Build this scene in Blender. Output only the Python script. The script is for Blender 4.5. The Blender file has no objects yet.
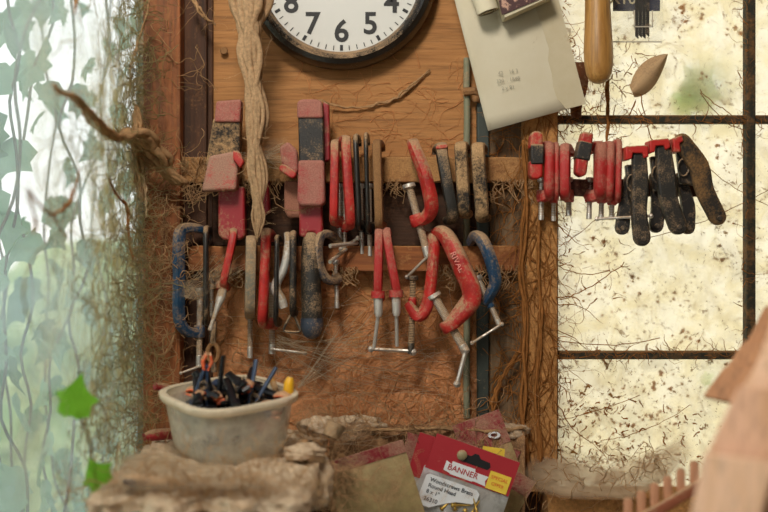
import bpy, math, random
from mathutils import Vector, Matrix, noise
R = random.Random(7)
C = bpy.context.scene.collection
sc = bpy.context.scene
PI = math.pi
# ------------------------------------------------------------------ camera frame
D = 1.5                      # camera to back wall, metres
S = 36/50*D/768              # metres per pixel on the back wall
ZC = 1.45
def P(px, py, d=0.0):
    k = (D-d)/D
    return Vector(((px-384)*S*k, -d, ZC-(py-256)*S*k))
def DL(px, off=.03):
    """depth just inside the left window for things seen at column px"""
    return max(0, D*(1-237/(384-px)))+off if px < 147 else 0
def px2m(v, d=0.0): return v*S*(D-d)/D

# ------------------------------------------------------------------ materials
def lin(c):
    return tuple(((v/255)/12.92 if v/255 <= .04045 else ((v/255+.055)/1.055)**2.4) for v in c)+(1,)
MATS = {}
def nd(nt, t, **kw):
    n = nt.nodes.new(t)
    for k, v in kw.items():
        if k in n.inputs: n.inputs[k].default_value = v
        else: setattr(n, k, v)
    return n
def ramp(nt, src, lo, hi, c0=(0,0,0,1), c1=(1,1,1,1)):
    r = nt.nodes.new('ShaderNodeValToRGB')
    r.color_ramp.elements[0].position = lo; r.color_ramp.elements[0].color = c0
    r.color_ramp.elements[1].position = hi; r.color_ramp.elements[1].color = c1
    nt.links.new(src, r.inputs[0]); return r.outputs[0]
def mixc(nt, f, a, b, mode='MIX'):
    m = nt.nodes.new('ShaderNodeMix'); m.data_type = 'RGBA'; m.blend_type = mode
    for sck, v in ((m.inputs[0], f), (m.inputs[6], a), (m.inputs[7], b)):
        if hasattr(v, 'is_output'): nt.links.new(v, sck)
        else: sck.default_value = v
    return m.outputs[2]
def coords(nt, scale=(1,1,1)):
    g = nt.nodes.new('ShaderNodeNewGeometry')
    m = nt.nodes.new('ShaderNodeMapping'); m.inputs['Scale'].default_value = scale
    nt.links.new(g.outputs['Position'], m.inputs[0]); return m.outputs[0]
def nz(nt, scale, detail=4, rough=.6, sc3=(1,1,1), dist=0.0):
    n = nd(nt, 'ShaderNodeTexNoise', Scale=scale, Detail=detail, Roughness=rough, Distortion=dist)
    nt.links.new(coords(nt, sc3), n.inputs['Vector']); return n.outputs[0]
def math_(nt, op, a, b=0.0, clamp=False):
    m = nt.nodes.new('ShaderNodeMath'); m.operation = op; m.use_clamp = clamp
    for i, v in enumerate((a, b)):
        if hasattr(v, 'is_output'): nt.links.new(v, m.inputs[i])
        else: m.inputs[i].default_value = v
    return m.outputs[0]
DUST = lin((192, 158, 120))
def mat(name, base, rough=.5, metal=0, var=None, dust=0.0, dustc=DUST, dscale=260, bump=0.0, bscale=400, wood=None, spec=.5, attr=None, sss=0, fuzz=0):
    """var=(colour, scale, lo, hi); wood=(colour, axis); dust 0..1 coverage, thicker on upward faces"""
    if name in MATS: return MATS[name]
    m = bpy.data.materials.new(name); m.use_nodes = True; MATS[name] = m
    nt = m.node_tree; b = nt.nodes['Principled BSDF']
    b.inputs['Metallic'].default_value = metal; b.inputs['Roughness'].default_value = rough
    b.inputs['Specular IOR Level'].default_value = spec
    col = lin(base)
    if wood:
        sx = {'x': (2.2, 40, 40), 'z': (40, 40, 2.2)}[wood[1]]
        g = nz(nt, wood[2] if len(wood) > 2 else 2.0, 8, .65, sx, 1.2)
        col = mixc(nt, ramp(nt, g, .35, .66), col, lin(wood[0]))
        g2 = nz(nt, 7, 3, .6, sx)
        col = mixc(nt, math_(nt, 'MULTIPLY', ramp(nt, g2, .5, .75), .5), col, (.02, .01, .004, 1))
    if var:
        v = nz(nt, var[1], 5, .65)
        col = mixc(nt, ramp(nt, v, var[2], var[3]), col, lin(var[0]))
    if dust > 0 or attr:
        n = nz(nt, dscale, 6, .72)
        if dust > 0:
            g = nt.nodes.new('ShaderNodeNewGeometry'); sp = nt.nodes.new('ShaderNodeSeparateXYZ')
            nt.links.new(g.outputs['True Normal'], sp.inputs[0])
            up = math_(nt, 'MULTIPLY', math_(nt, 'MAXIMUM', sp.outputs[2], 0.0), .35)
            big = math_(nt, 'MULTIPLY', nz(nt, 38, 3, .6), .55)
            f = math_(nt, 'ADD', math_(nt, 'ADD', math_(nt, 'MULTIPLY', n, .6), big), up)
            t = .86-dust*.62
            f = ramp(nt, f, t-.09, t+.09)
            f = math_(nt, 'ADD', math_(nt, 'MULTIPLY', f, .88), .025)
        if attr:
            a = nt.nodes.new('ShaderNodeAttribute'); a.attribute_name = attr
            f2 = ramp(nt, math_(nt, 'ADD', a.outputs['Fac'], math_(nt, 'MULTIPLY', math_(nt, 'SUBTRACT', n, .5), .8)), .25, .75)
            f = math_(nt, 'MAXIMUM', f, f2) if dust > 0 else f2
        dc = mixc(nt, ramp(nt, nz(nt, dscale*1.7, 3), .35, .7), tuple(x*.62 for x in dustc[:3])+(1,), dustc)
        col = mixc(nt, f, col, dc)
        nt.links.new(math_(nt, 'ADD', rough, math_(nt, 'MULTIPLY', f, .95-rough)), b.inputs['Roughness'])
        if metal: nt.links.new(math_(nt, 'MULTIPLY', math_(nt, 'SUBTRACT', 1.0, f), metal), b.inputs['Metallic'])
    if hasattr(col, 'is_output'): nt.links.new(col, b.inputs['Base Color'])
    else: b.inputs['Base Color'].default_value = col
    if bump:
        bp = nd(nt, 'ShaderNodeBump', Strength=bump, Distance=.002)
        src = nz(nt, bscale, 6, .7, {'x': (.12, 1, 1), 'z': (1, 1, .12)}[wood[1]] if wood else (1, 1, 1))
        nt.links.new(src, bp.inputs['Height']); nt.links.new(bp.outputs[0], b.inputs['Normal'])
    return m
def fibre(name, base, trans=.35, dark=.55, sc=120):
    m = bpy.data.materials.new(name); m.use_nodes = True; nt = m.node_tree; nt.nodes.clear()
    o = nt.nodes.new('ShaderNodeOutputMaterial'); d = nt.nodes.new('ShaderNodeBsdfDiffuse'); t = nt.nodes.new('ShaderNodeBsdfTranslucent')
    x = nt.nodes.new('ShaderNodeMixShader'); x.inputs[0].default_value = trans
    c = mixc(nt, ramp(nt, nz(nt, sc, 5, .7), .3, .7), tuple(v*dark for v in lin(base)[:3])+(1,), lin(base))
    nt.links.new(c, d.inputs[0]); nt.links.new(c, t.inputs[0])
    nt.links.new(d.outputs[0], x.inputs[1]); nt.links.new(t.outputs[0], x.inputs[2]); nt.links.new(x.outputs[0], o.inputs[0])
    MATS[name] = m; return m
def veil(name, base, cover, trans=.5, specks=None, lo=.42, hi=.62, scale=30, sc3=(1,1,1), gloss=0.0, fine=0, attr=None, extra=None):
    """dirty see-through sheet: transparent where clean, scattering where dusty. specks=[(colour, scale, lo, hi, density)]"""
    m = bpy.data.materials.new(name); m.use_nodes = True; nt = m.node_tree; nt.nodes.clear(); L = nt.links.new
    o = nt.nodes.new('ShaderNodeOutputMaterial'); d = nt.nodes.new('ShaderNodeBsdfDiffuse'); t = nt.nodes.new('ShaderNodeBsdfTranslucent')
    tr = nt.nodes.new('ShaderNodeBsdfTransparent')
    d.inputs[0].default_value = t.inputs[0].default_value = lin(base)
    x = nt.nodes.new('ShaderNodeMixShader'); x.inputs[0].default_value = trans; L(d.outputs[0], x.inputs[1]); L(t.outputs[0], x.inputs[2])
    n = ramp(nt, nz(nt, scale, 6, .65, sc3, .4), lo, hi, (cover[0],)*3+(1,), (cover[1],)*3+(1,))
    if fine:
        n = math_(nt, 'MULTIPLY', n, ramp(nt, nz(nt, fine, 4, .8), .3, .6, (.35,)*3+(1,)))
    if attr:
        a = nt.nodes.new('ShaderNodeAttribute'); a.attribute_name = attr
        n = math_(nt, 'MULTIPLY', n, a.outputs['Fac'])
    y = nt.nodes.new('ShaderNodeMixShader'); L(n, y.inputs[0]); L(tr.outputs[0], y.inputs[1]); L(x.outputs[0], y.inputs[2])
    last = y.outputs[0]
    for (c, s, l, h, dens) in specks or ():
        dd = nt.nodes.new('ShaderNodeBsdfDiffuse'); dd.inputs[0].default_value = lin(c)
        tt = nt.nodes.new('ShaderNodeBsdfTranslucent'); tt.inputs[0].default_value = lin(c)
        q = nt.nodes.new('ShaderNodeMixShader'); q.inputs[0].default_value = .3; L(dd.outputs[0], q.inputs[1]); L(tt.outputs[0], q.inputs[2])
        k = ramp(nt, nz(nt, s, 5, .62, (1, 1, 1), .8), l, h)
        big = ramp(nt, nz(nt, 9, 3, .5), .35, .7, (.25,)*3+(1,))
        k = math_(nt, 'MULTIPLY', math_(nt, 'MULTIPLY', k, dens), big)
        if extra:      # more dirt towards the sill
            g = nt.nodes.new('ShaderNodeNewGeometry'); sp = nt.nodes.new('ShaderNodeSeparateXYZ'); L(g.outputs['Position'], sp.inputs[0])
            mr = nd(nt, 'ShaderNodeMapRange'); L(sp.outputs[2], mr.inputs[0])
            mr.inputs[1].default_value = extra[0]; mr.inputs[2].default_value = extra[1]; mr.inputs[3].default_value = extra[2]; mr.inputs[4].default_value = 1
            k = math_(nt, 'MULTIPLY', k, mr.outputs[0], True)
        z = nt.nodes.new('ShaderNodeMixShader'); L(k, z.inputs[0]); L(last, z.inputs[1]); L(q.outputs[0], z.inputs[2]); last = z.outputs[0]
    if gloss:
        g = nt.nodes.new('ShaderNodeBsdfGlossy'); g.inputs['Roughness'].default_value = .15
        z = nt.nodes.new('ShaderNodeMixShader'); z.inputs[0].default_value = gloss; L(last, z.inputs[1]); L(g.outputs[0], z.inputs[2]); last = z.outputs[0]
    L(last, o.inputs[0]); MATS[name] = m; return m

RED = mat('red_enamel', (186, 34, 32), .45, var=((146, 24, 26), 60, .45, .7), dust=.30, bump=.15, bscale=500)
REDD = mat('red_enamel_dusty', (176, 34, 34), .55, dust=.36, dustc=lin((190, 130, 108)), bump=.3)
PINK = mat('red_plastic_dusted', (165, 42, 48), .7, dust=.62, dustc=lin((184, 128, 112)), dscale=420, bump=.4)
MAROON = mat('maroon_plastic', (150, 22, 38), .45, dust=.28, bump=.2)
BLACKD = mat('black_plastic_dusty', (16, 19, 22), .5, dust=.28, dscale=420, bump=.4)
BLACKG = mat('black_rubber_speckled', (16, 20, 20), .5, dust=.30, dscale=520, bump=.5)
BLACK = mat('black_metal', (22, 24, 26), .35, dust=.22, bump=.2)
BLUE = mat('blue_enamel', (12, 62, 94), .38, dust=.32, bump=.2)
BLUED = mat('dull_blue_metal', (48, 60, 78), .45, metal=.5, dust=.42, bump=.2)
STEEL = mat('dull_steel', (205, 200, 192), .38, metal=.75, dust=.22, bump=.15)
STEELD = mat('dark_steel', (90, 86, 80), .4, metal=.8, dust=.35, bump=.3)
SILVER = mat('cast_silver', (205, 202, 195), .42, metal=.45, dust=.35, bump=.3)
GREYM = mat('grey_cast_metal', (120, 118, 105), .5, metal=.5, dust=.50, bump=.3)
BROWND = mat('dust_caked_metal', (60, 46, 34), .8, dust=.85, dustc=lin((165, 120, 76)), dscale=420, bump=.7)
TAND = mat('tan_caked_metal', (30, 28, 26), .8, dust=.46, dustc=lin((205, 165, 118)), dscale=300, bump=.7)
WALL = mat('plywood_panel', (184, 130, 76), .75, wood=((160, 108, 58), 'x'), dust=.12, dustc=lin((216, 150, 100)), bump=.8, bscale=300, attr='dust')
CRUST = lin((188, 122, 70))
POST = mat('red_brown_post_wood', (166, 96, 46), .7, wood=((78, 42, 20), 'z', 1.2), dust=.25, dustc=lin((185, 135, 85)), bump=.5, bscale=300)
DARKW = mat('dark_stained_wood', (84, 50, 28), .75, wood=((50, 28, 15), 'z'), dust=.22, dustc=lin((160, 115, 75)), bump=.5, bscale=300)
GREYW = mat('weathered_grey_board', (128, 104, 76), .8, wood=((92, 72, 50), 'z'), dust=.3, dustc=lin((170, 125, 80)), bump=.7, bscale=300)
FRAMEW = mat('dust_coated_frame_wood', (150, 94, 46), .85, wood=((100, 62, 32), 'z'), dust=.66, dustc=lin((206, 148, 86)), dscale=130, bump=.8, bscale=250)
RAILW = mat('rail_timber', (160, 96, 48), .75, wood=((120, 66, 32), 'x'), dust=.3, dustc=lin((196, 140, 86)), bump=.4, bscale=300)
RAILD = mat('dusty_rail_timber', (150, 100, 56), .8, wood=((112, 70, 38), 'x'), dust=.58, dustc=lin((196, 146, 92)), bump=.6, bscale=260)
RAILR = mat('dark_red_rail_timber', (84, 42, 28), .75, wood=((58, 28, 20), 'x'), dust=.25, bump=.4, bscale=300)
MUNT = mat('green_black_glazing_bar', (34, 38, 28), .75, dust=.38, dustc=lin((140, 100, 58)), dscale=160, bump=.7)
PIPE = mat('grey_green_conduit', (122, 124, 100), .6, dust=.3, bump=.3)
PIPED = mat('dark_teal_board', (44, 56, 52), .6, dust=.18, bump=.3)
BENCHD = mat('deep_bench_dust', (196, 166, 134), .95, var=((222, 200, 172), 45, .35, .7), dust=.25, dustc=lin((214, 188, 156)), bump=1.0, bscale=220)
BENCHW = mat('bench_timber', (110, 78, 50), .85, wood=((80, 52, 32), 'x'), dust=.55, dustc=lin((182, 138, 96)), bump=.8, bscale=240)
WEBT = fibre('tan_cobweb', (218, 176, 130), .35)
WEBL = fibre('pale_cobweb', (226, 198, 160), .4, .7)
WEBB = fibre('brown_cobweb', (184, 124, 70), .25)
WEBF = fibre('fine_cobweb', (222, 206, 178), .5, .8)
WEBM = fibre('mossy_cobweb', (190, 172, 124), .55, .55, 40)
PAPER = mat('aged_paper', (202, 194, 172), .8, var=((196, 186, 160), 14, .4, .75), dust=.12, dustc=lin((180, 165, 135)), bump=.15, bscale=90)
WHITE = mat('clock_dial', (205, 205, 200), .5)
INK = mat('black_ink', (18, 18, 20), .6)
RIM = mat('black_clock_rim', (14, 14, 15), .22, dust=.08, dscale=500)
HANDLEW = mat('varnished_handle_wood', (188, 142, 78), .35, wood=((160, 112, 54), 'z'), dust=.12, bump=.1)

# ------------------------------------------------------------------ mesh helpers
class MB:
    def __init__(s): s.v = []; s.f = []
    def add(s, vs, fs):
        b = len(s.v); s.v += [tuple(v) for v in vs]; s.f += [tuple(i+b for i in f) for f in fs]
    def box(s, lo, hi):
        (x0, y0, z0), (x1, y1, z1) = lo, hi
        s.add([(x0,y0,z0),(x1,y0,z0),(x1,y1,z0),(x0,y1,z0),(x0,y0,z1),(x1,y0,z1),(x1,y1,z1),(x0,y1,z1)],
              [(0,3,2,1),(4,5,6,7),(0,1,5,4),(1,2,6,5),(2,3,7,6),(3,0,4,7)])
    def tube(s, pts, rad, n=6, caps=True, up=None):
        pts = [Vector(p) for p in pts]
        if not hasattr(rad, '__len__'): rad = [rad]*len(pts)
        t0 = (pts[1]-pts[0]).normalized()
        u = up or (Vector((0,0,1)) if abs(t0.z) < .9 else Vector((1,0,0)))
        a = t0.cross(u).normalized(); vs = []; N = len(pts)
        for i, p in enumerate(pts):
            t = (pts[min(i+1, N-1)]-pts[max(i-1, 0)])
            t = t.normalized() if t.length > 1e-9 else t0
            a = a-t*a.dot(t); a = a.normalized() if a.length > 1e-6 else t.orthogonal().normalized()
            b = t.cross(a)
            for k in range(n):
                w = 2*PI*k/n; vs.append(p+(a*math.cos(w)+b*math.sin(w))*rad[i])
        fs = [(i*n+k, i*n+(k+1)%n, (i+1)*n+(k+1)%n, (i+1)*n+k) for i in range(N-1) for k in range(n)]
        if caps: fs += [tuple(range(n-1, -1, -1)), tuple((N-1)*n+k for k in range(n))]
        s.add(vs, fs)
    def sweep(s, pts, nrm, w, h, n=12, e=3.2):
        """rounded-rectangle bar along pts; w along nrm, h in the plane of the path"""
        N = len(pts); vs = []
        for i, p in enumerate(pts):
            t = (pts[min(i+1, N-1)]-pts[max(i-1, 0)]).normalized()
            nn = (nrm-t*nrm.dot(t)).normalized(); b = nn.cross(t)
            for k in range(n):
                a = 2*PI*(k+.5)/n; c, q = math.cos(a), math.sin(a)
                r = (abs(c)**e+abs(q)**e)**(-1/e)
                vs.append(p+nn*(c*r*w[i]/2)+b*(q*r*h[i]/2))
        fs = [(i*n+k, i*n+(k+1)%n, (i+1)*n+(k+1)%n, (i+1)*n+k) for i in range(N-1) for k in range(n)]
        fs += [tuple(range(n-1, -1, -1)), tuple((N-1)*n+k for k in range(n))]
        s.add(vs, fs)
    def poly(s, out, y0, y1, M=None):
        """prism: outline of (x, z) points from y0 (front) to y1 (back)"""
        n = len(out); vs = [Vector((x, y0, z)) for x, z in out]+[Vector((x, y1, z)) for x, z in out]
        if M: vs = [M @ v for v in vs]
        s.add(vs, [tuple(range(n)), tuple(range(2*n-1, n-1, -1))]+[(i, n+i, n+(i+1) % n, (i+1) % n) for i in range(n)])
    def lathe(s, prof, M=Matrix(), n=24, closed=False):
        """prof: (r, h) about local z"""
        vs = []; N = len(prof)
        for r, h in prof:
            for k in range(n):
                a = 2*PI*k/n; vs.append(M @ Vector((r*math.cos(a), r*math.sin(a), h)))
        fs = [(i*n+k, i*n+(k+1) % n, (i+1)*n+(k+1) % n, (i+1)*n+k) for i in range(N-1) for k in range(n)]
        if closed: fs += [((N-1)*n+k, (N-1)*n+(k+1) % n, (k+1) % n, k) for k in range(n)]
        else: fs += [tuple(range(n-1, -1, -1)), tuple((N-1)*n+k for k in range(n))]
        s.add(vs, fs)
    def ball(s, c, r, n=8, sq=(1, 1, 1)):
        c = Vector(c); vs = [c+Vector((0, 0, r*sq[2]))]; m = n//2
        for i in range(1, m):
            t = PI*i/m
            for k in range(n):
                a = 2*PI*k/n; vs.append(c+Vector((r*sq[0]*math.sin(t)*math.cos(a), r*sq[1]*math.sin(t)*math.sin(a), r*sq[2]*math.cos(t))))
        vs.append(c-Vector((0, 0, r*sq[2]))); L = len(vs)-1
        fs = [(0, 1+k, 1+(k+1) % n) for k in range(n)]
        fs += [(1+(i-1)*n+k, 1+i*n+k, 1+i*n+(k+1) % n, 1+(i-1)*n+(k+1) % n) for i in range(1, m-1) for k in range(n)]
        fs += [(L, 1+(m-2)*n+(k+1) % n, 1+(m-2)*n+k) for k in range(n)]
        s.add(vs, fs)
    def build(s, name, m, parent=None, bevel=0, ang=40, solid=0, seg=2):
        me = bpy.data.meshes.new(name); me.from_pydata(s.v, [], s.f); me.materials.append(m)
        me.validate(); me.polygons.foreach_set('use_smooth', [True]*len(me.polygons)); me.set_sharp_from_angle(angle=math.radians(ang))
        o = bpy.data.objects.new(name, me); C.objects.link(o)
        if solid:
            q = o.modifiers.new('thick', 'SOLIDIFY'); q.thickness = solid; q.offset = 0
        if bevel:
            q = o.modifiers.new('bevel', 'BEVEL'); q.width = bevel; q.segments = seg; q.limit_method = 'ANGLE'; q.angle_limit = math.radians(35); q.harden_normals = False
        if parent is not None: adopt(o, parent)
        return o
def adopt(o, parent):
    o.parent = parent
    o.matrix_parent_inverse = Matrix.Translation(-parent.location) if parent.type == 'EMPTY' else Matrix()
def root(name, label, cat, loc, group=None):
    o = bpy.data.objects.new(name, None); C.objects.link(o); o.location = loc; o.empty_display_size = .02
    o['label'] = label; o['category'] = cat
    if group: o['group'] = group
    return o
def tag(o, label, cat, group=None, kind=None):
    o['label'] = label; o['category'] = cat
    if group: o['group'] = group
    if kind: o['kind'] = kind
    return o
def struct(o, label=None, cat=None):
    o['kind'] = 'structure'
    if label: o['label'] = label
    if cat: o['category'] = cat
    return o
def smooth(pts, n=6):
    """Catmull-Rom through tuples"""
    if len(pts) < 3: return [Vector(p) for p in pts]
    Q = [Vector(p) for p in pts]; Q = [Q[0]*2-Q[1]]+Q+[Q[-1]*2-Q[-2]]; out = []
    for i in range(1, len(Q)-2):
        a, b, c, d = Q[i-1:i+3]
        for k in range(n):
            t = k/n
            out.append(.5*((2*b)+(c-a)*t+(2*a-5*b+4*c-d)*t*t+(3*b-a-3*c+d)*t**3))
    out.append(Q[-2]); return out
def lerp_list(vals, n):
    if not hasattr(vals, '__len__'): return [vals]*n
    out = []
    for i in range(n):
        t = i/(n-1)*(len(vals)-1); j = min(int(t), len(vals)-2); out.append(vals[j]+(vals[j+1]-vals[j])*(t-j))
    return out
def ribbon(pts, w, cap=5):
    """outline (pixel space) of a round-ended strip through pts with widths w"""
    pts = smooth([(x, y, 0) for x, y in pts], 4); N = len(pts); w = lerp_list(w, N); Lf, Rt = [], []
    for i, p in enumerate(pts):
        t = (pts[min(i+1, N-1)]-pts[max(i-1, 0)]).normalized(); q = Vector((-t.y, t.x, 0))
        Lf.append(p+q*w[i]/2); Rt.append(p-q*w[i]/2)
    def arc(c, a, r, t):
        q = Vector((-t.y, t.x, 0))
        return [c+q*math.cos(PI*k/cap)*r+t*math.sin(PI*k/cap)*r for k in range(1, cap)]
    te = (pts[-1]-pts[-2]).normalized(); ts = (pts[0]-pts[1]).normalized()
    out = Lf+arc(pts[-1], 0, w[-1]/2, te)+Rt[::-1]+[c for c in arc(pts[0], 0, w[0]/2, ts)]
    return [(v.x, v.y) for v in out]
def slab(mb, out, d, th):
    """outline in pixels seen at depth d (front face), th metres thick, going back to the wall"""
    o = [(P(x, y, d).x, P(x, y, d).z) for x, y in out]
    a = sum(o[i][0]*o[(i+1) % len(o)][1]-o[(i+1) % len(o)][0]*o[i][1] for i in range(len(o)))
    if a < 0: o = o[::-1]
    mb.poly(o, -d, -d+th)

# ------------------------------------------------------------------ text
def text_mesh(name, body, size, m, M, parent, bold=0.0, depth=.0002, align='CENTER'):
    cu = bpy.data.curves.new(name, 'FONT'); cu.body = body; cu.size = size; cu.offset = bold; cu.extrude = depth
    cu.align_x = align; cu.align_y = 'CENTER'; cu.resolution_u = 4
    t = bpy.data.objects.new(name, cu); C.objects.link(t)
    dg = bpy.context.evaluated_depsgraph_get(); me = bpy.data.meshes.new_from_object(t.evaluated_get(dg))
    bpy.data.objects.remove(t); me.transform(M); me.materials.clear(); me.materials.append(m)
    o = bpy.data.objects.new(name, me); C.objects.link(o)
    if parent is not None: adopt(o, parent)
    return o
STAND = Matrix.Rotation(PI/2, 4, 'X')     # text facing the camera

# ------------------------------------------------------------------ THE SETTING
def heightfield(name, px0, px1, py0, py1, d0, step, hfun, m, afun=None):
    nx = int((px1-px0)/step)+1; ny = int((py1-py0)/step)+1; vs = []; at = []
    for j in range(ny):
        for i in range(nx):
            x = px0+(px1-px0)*i/(nx-1); y = py0+(py1-py0)*j/(ny-1); h = hfun(x, y)
            p = P(x, y, 0); p.y = -(d0+h); vs.append(p); at.append(afun(x, y, h) if afun else 0)
    fs = [(j*nx+i, (j+1)*nx+i, (j+1)*nx+i+1, j*nx+i+1) for j in range(ny-1) for i in range(nx-1)]
    mb = MB(); mb.add(vs, fs); o = mb.build(name, m, ang=180)
    if afun:
        a = o.data.attributes.new('dust', 'FLOAT', 'POINT'); a.data.foreach_set('value', at)
    return o
def ridg(x, y, s, seed=0):
    v = noise.noise(Vector((x*s, y*s, seed))); return max(0, 1-abs(v)*5.0)**2
def wall_h(x, y):
    m = min(1, max(.06, (y-80)/190.0))
    w = .0016*ridg(x+9*noise.noise(Vector((x*.03, y*.03, 5))), y, .022, 1)+.0011*ridg(x, y, .045, 7)
    lump = .004*max(0, noise.noise(Vector((x*.016, y*.02, 3))))+.0016*max(0, noise.noise(Vector((x*.08, y*.08, 9))))
    h = m*(w+lump)
    if y > 345:      # cracked crust of dirt in flat flakes
        cell = noise.voronoi(Vector((x*.022, y*.03, 2)))[0]
        h += .004*min(1, (cell[1]-cell[0])*6)*min(1, (y-345)/10)
    return h
def wall_a(x, y, h):
    m = min(1, max(0, (y-90)/220.0))
    return min(1, h*220*(.3+m)+m*.35)
WALL2 = MATS['plywood_panel']; XL = P(146, 0).x
w = struct(heightfield('wall_back', 196, 492, -40, 470, .004, 1.6, wall_h, WALL2, wall_a), 'brown plywood back wall caked with dust and web', 'wall')
mb = MB()
lo, hi = P(-20, 900), P(556, -420)
mb.box((XL-.003, .004, 0), (hi.x, .03, 2.5)); 
lo2 = P(1500, 900)
mb.box((hi.x, .004, 0), (lo2.x, .06, P(0, 520).z)); mb.box((hi.x, .004, P(0, -180).z), (lo2.x, .06, 2.5))
struct(mb.build('wall_frame', DARKW))
bpy.data.objects['wall_frame'].name = 'wall_rear'
def plank(name, px0, px1, py0, py1, d, m, db=0.0, bevel=.0015, label=None, cat=None):
    mb = MB(); a, b = P(px0, py1), P(px1, py0)
    mb.box((a.x, -d, a.z), (b.x, -db+.004, b.z)); o = mb.build(name, m, bevel=bevel)
    if label: struct(o, label, cat or 'trim')
    return o
plank('trim_1', 151, 187, -60, 560, .050, POST, label='red brown corner post beside the ivy window', cat='post')
plank('trim_2', 187, 209, -60, 560, .022, DARKW, label='dark stained board between corner post and panel', cat='board')
plank('trim_3', 489, 522, -60, 560, .014, GREYW, label='weathered grey board left of the window post', cat='board')
plank('trim_4', 520, 553, -60, 486, .040, FRAMEW, label='dust coated window post carrying the right window', cat='post')
plank('trim_5', 143, 152, -60, 560, .046, mat('green_grey_window_edge', (96, 116, 100), .7, dust=.4, bump=.4), label='thin green grey edge of the left window', cat='trim')
plank('trim_6', 209, 214, -60, 430, .012, DARKW, label='narrow dark strip along the left side of the panel', cat='trim')
o = plank('window_sill', 540, 960, 486, 524, .075, FRAMEW, label='dust covered timber sill below the right window', cat='sill'); o.name = 'trim_7'
plank('trim_13', 210, 489, 183, 246, .0105, mat('rail_shade_board', (78, 50, 32), .85, wood=((54, 34, 22), 'x'), dust=.25, dustc=lin((130, 90, 58)), bump=.6), label='added dark board standing in for shade between the two clamp rails', cat='board')  # shade between the rails put into the colour of this added board
# right window
PANE = veil('dirty_window_glass', (252, 242, 216), (.62, .92), .93, scale=24, gloss=.02,
            specks=[((112, 70, 28), 190, .62, .66, .95), ((130, 84, 36), 70, .62, .65, .9), ((196, 172, 120), 30, .44, .66, .22)], extra=(ZC-.30, ZC-.05, 2.2))
mb = MB(); a, b = P(551, 500), P(1000, -170)
mb.box((a.x, -.004, a.z), (b.x, -.001, b.z)); struct(mb.build('window_1', PANE), 'dirty right window pane speckled with web and dirt', 'window')
def bar(name, px0, px1, py0, py1, d0, d1, label):
    mb = MB(); a, b = P(px0, py1), P(px1, py0); mb.box((a.x, -d1, a.z), (b.x, -d0, b.z)); return struct(mb.build(name, MUNT, bevel=.002), label, 'glazing bar')
bar('trim_8', 553, 1000, 117, 125, .005, .022, 'dark upper horizontal glazing bar of the right window')
bar('trim_9', 553, 1000, 350, 358, .005, .022, 'dark lower horizontal glazing bar of the right window')
bar('trim_10', 741, 750, -180, 490, .0052, .0245, 'dark vertical glazing bar of the right window')
bar('trim_11', 552, 556, -180, 490, .005, .020, 'thin dark edge between window post and glass')
bar('trim_12', 995, 1010, -180, 490, .004, .04, 'dark right edge of the right window')
# left window: plane running towards the camera
XL = P(146, 0).x
LPANE = veil('cobwebbed_glass', (214, 230, 232), (.12, .36), .9, scale=9, gloss=.015, lo=.35, hi=.65, sc3=(1, .2, 1),
             specks=[((150, 120, 84), 46, .60, .72, .35)])
mb = MB(); mb.box((XL-.004, -1.25, .70), (XL, -.05, 2.15)); struct(mb.build('window_2', LPANE), 'left window pane hazy with cobweb, ivy growing behind it', 'window')
mb = MB()
mb.box((XL-.06, -3.2, 0), (XL, .0, .70)); mb.box((XL-.06, -3.2, 2.15), (XL, .0, 2.5)); mb.box((XL-.06, -3.2, .70), (XL, -1.25, 2.15))
struct(mb.build('wall_left', DARKW), 'timber wall around the left window', 'wall')
mb = MB(); mb.box((XL-.06, -3.2, -.05), (2.4, .06, 0)); struct(mb.build('floor', mat('packed_floor', (110, 92, 74), .9, bump=.5)), 'dusty floor', 'floor')
mb = MB(); mb.box((XL-.06, -3.2, 2.5), (2.4, .06, 2.55)); struct(mb.build('ceiling', mat('ceiling_boards', (150, 120, 88), .9, wood=((120, 90, 60), 'x'))), 'board ceiling', 'ceiling')
mb = MB(); mb.box((2.35, -3.2, 0), (2.4, 0.06, 2.5)); struct(mb.build('wall_right', mat('right_boards', (140, 110, 80), .9)), 'board wall', 'wall')

mb = MB(); mb.box((XL-.06, -3.26, 0), (-.30, -3.2, 2.5)); mb.box((.30, -3.26, 0), (2.4, -3.2, 2.5)); mb.box((-.30, -3.26, 2.1), (.30, -3.2, 2.5)); struct(mb.build('wall_front', MATS['right_boards']), 'unseen board wall with doorway, added to cut fill light', 'wall')  # unseen wall behind camera, added to cut fill light; doorway narrowed for it
# rails
def rail(name, px0, px1, py0, py1, d0, d1, m, label):
    mb = MB(); a, b = P(px0, py1, d1), P(px1, py0, d1); n = 60
    x0, x1 = a.x, b.x; vs = []
    for i in range(n+1):
        x = x0+(x1-x0)*i/n; w = [noise.noise(Vector((x*30, k*3.1, py0)))*.0016 for k in range(4)]
        vs += [(x, -d1, a.z+w[0]), (x, -d0, a.z+w[1]), (x, -d0, b.z+w[2]), (x, -d1+w[3]*.6, b.z+w[2])]
    fs = [(i*4+k, i*4+(k+1) % 4, i*4+4+(k+1) % 4, i*4+4+k) for i in range(n) for k in range(4)]+[(3, 2, 1, 0), tuple(n*4+k for k in range(4))]
    mb.add(vs, fs); return tag(mb.build(name, m, bevel=.0012), label, 'rail')
rail('clamp_rail', 168, 532, 157, 182, .0125, .036, RAILD, 'upper dusty wooden rail the clamps hang from on the panel')
rail('clamp_rail', 188, 534, 246, 271, .0125, .036, RAILW, 'lower orange brown wooden rail across the panel')
rail('clamp_rail', 546, 700, 179, 196, .041, .056, RAILR, 'dark red rail crossing the right window, clamps on it')
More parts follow.
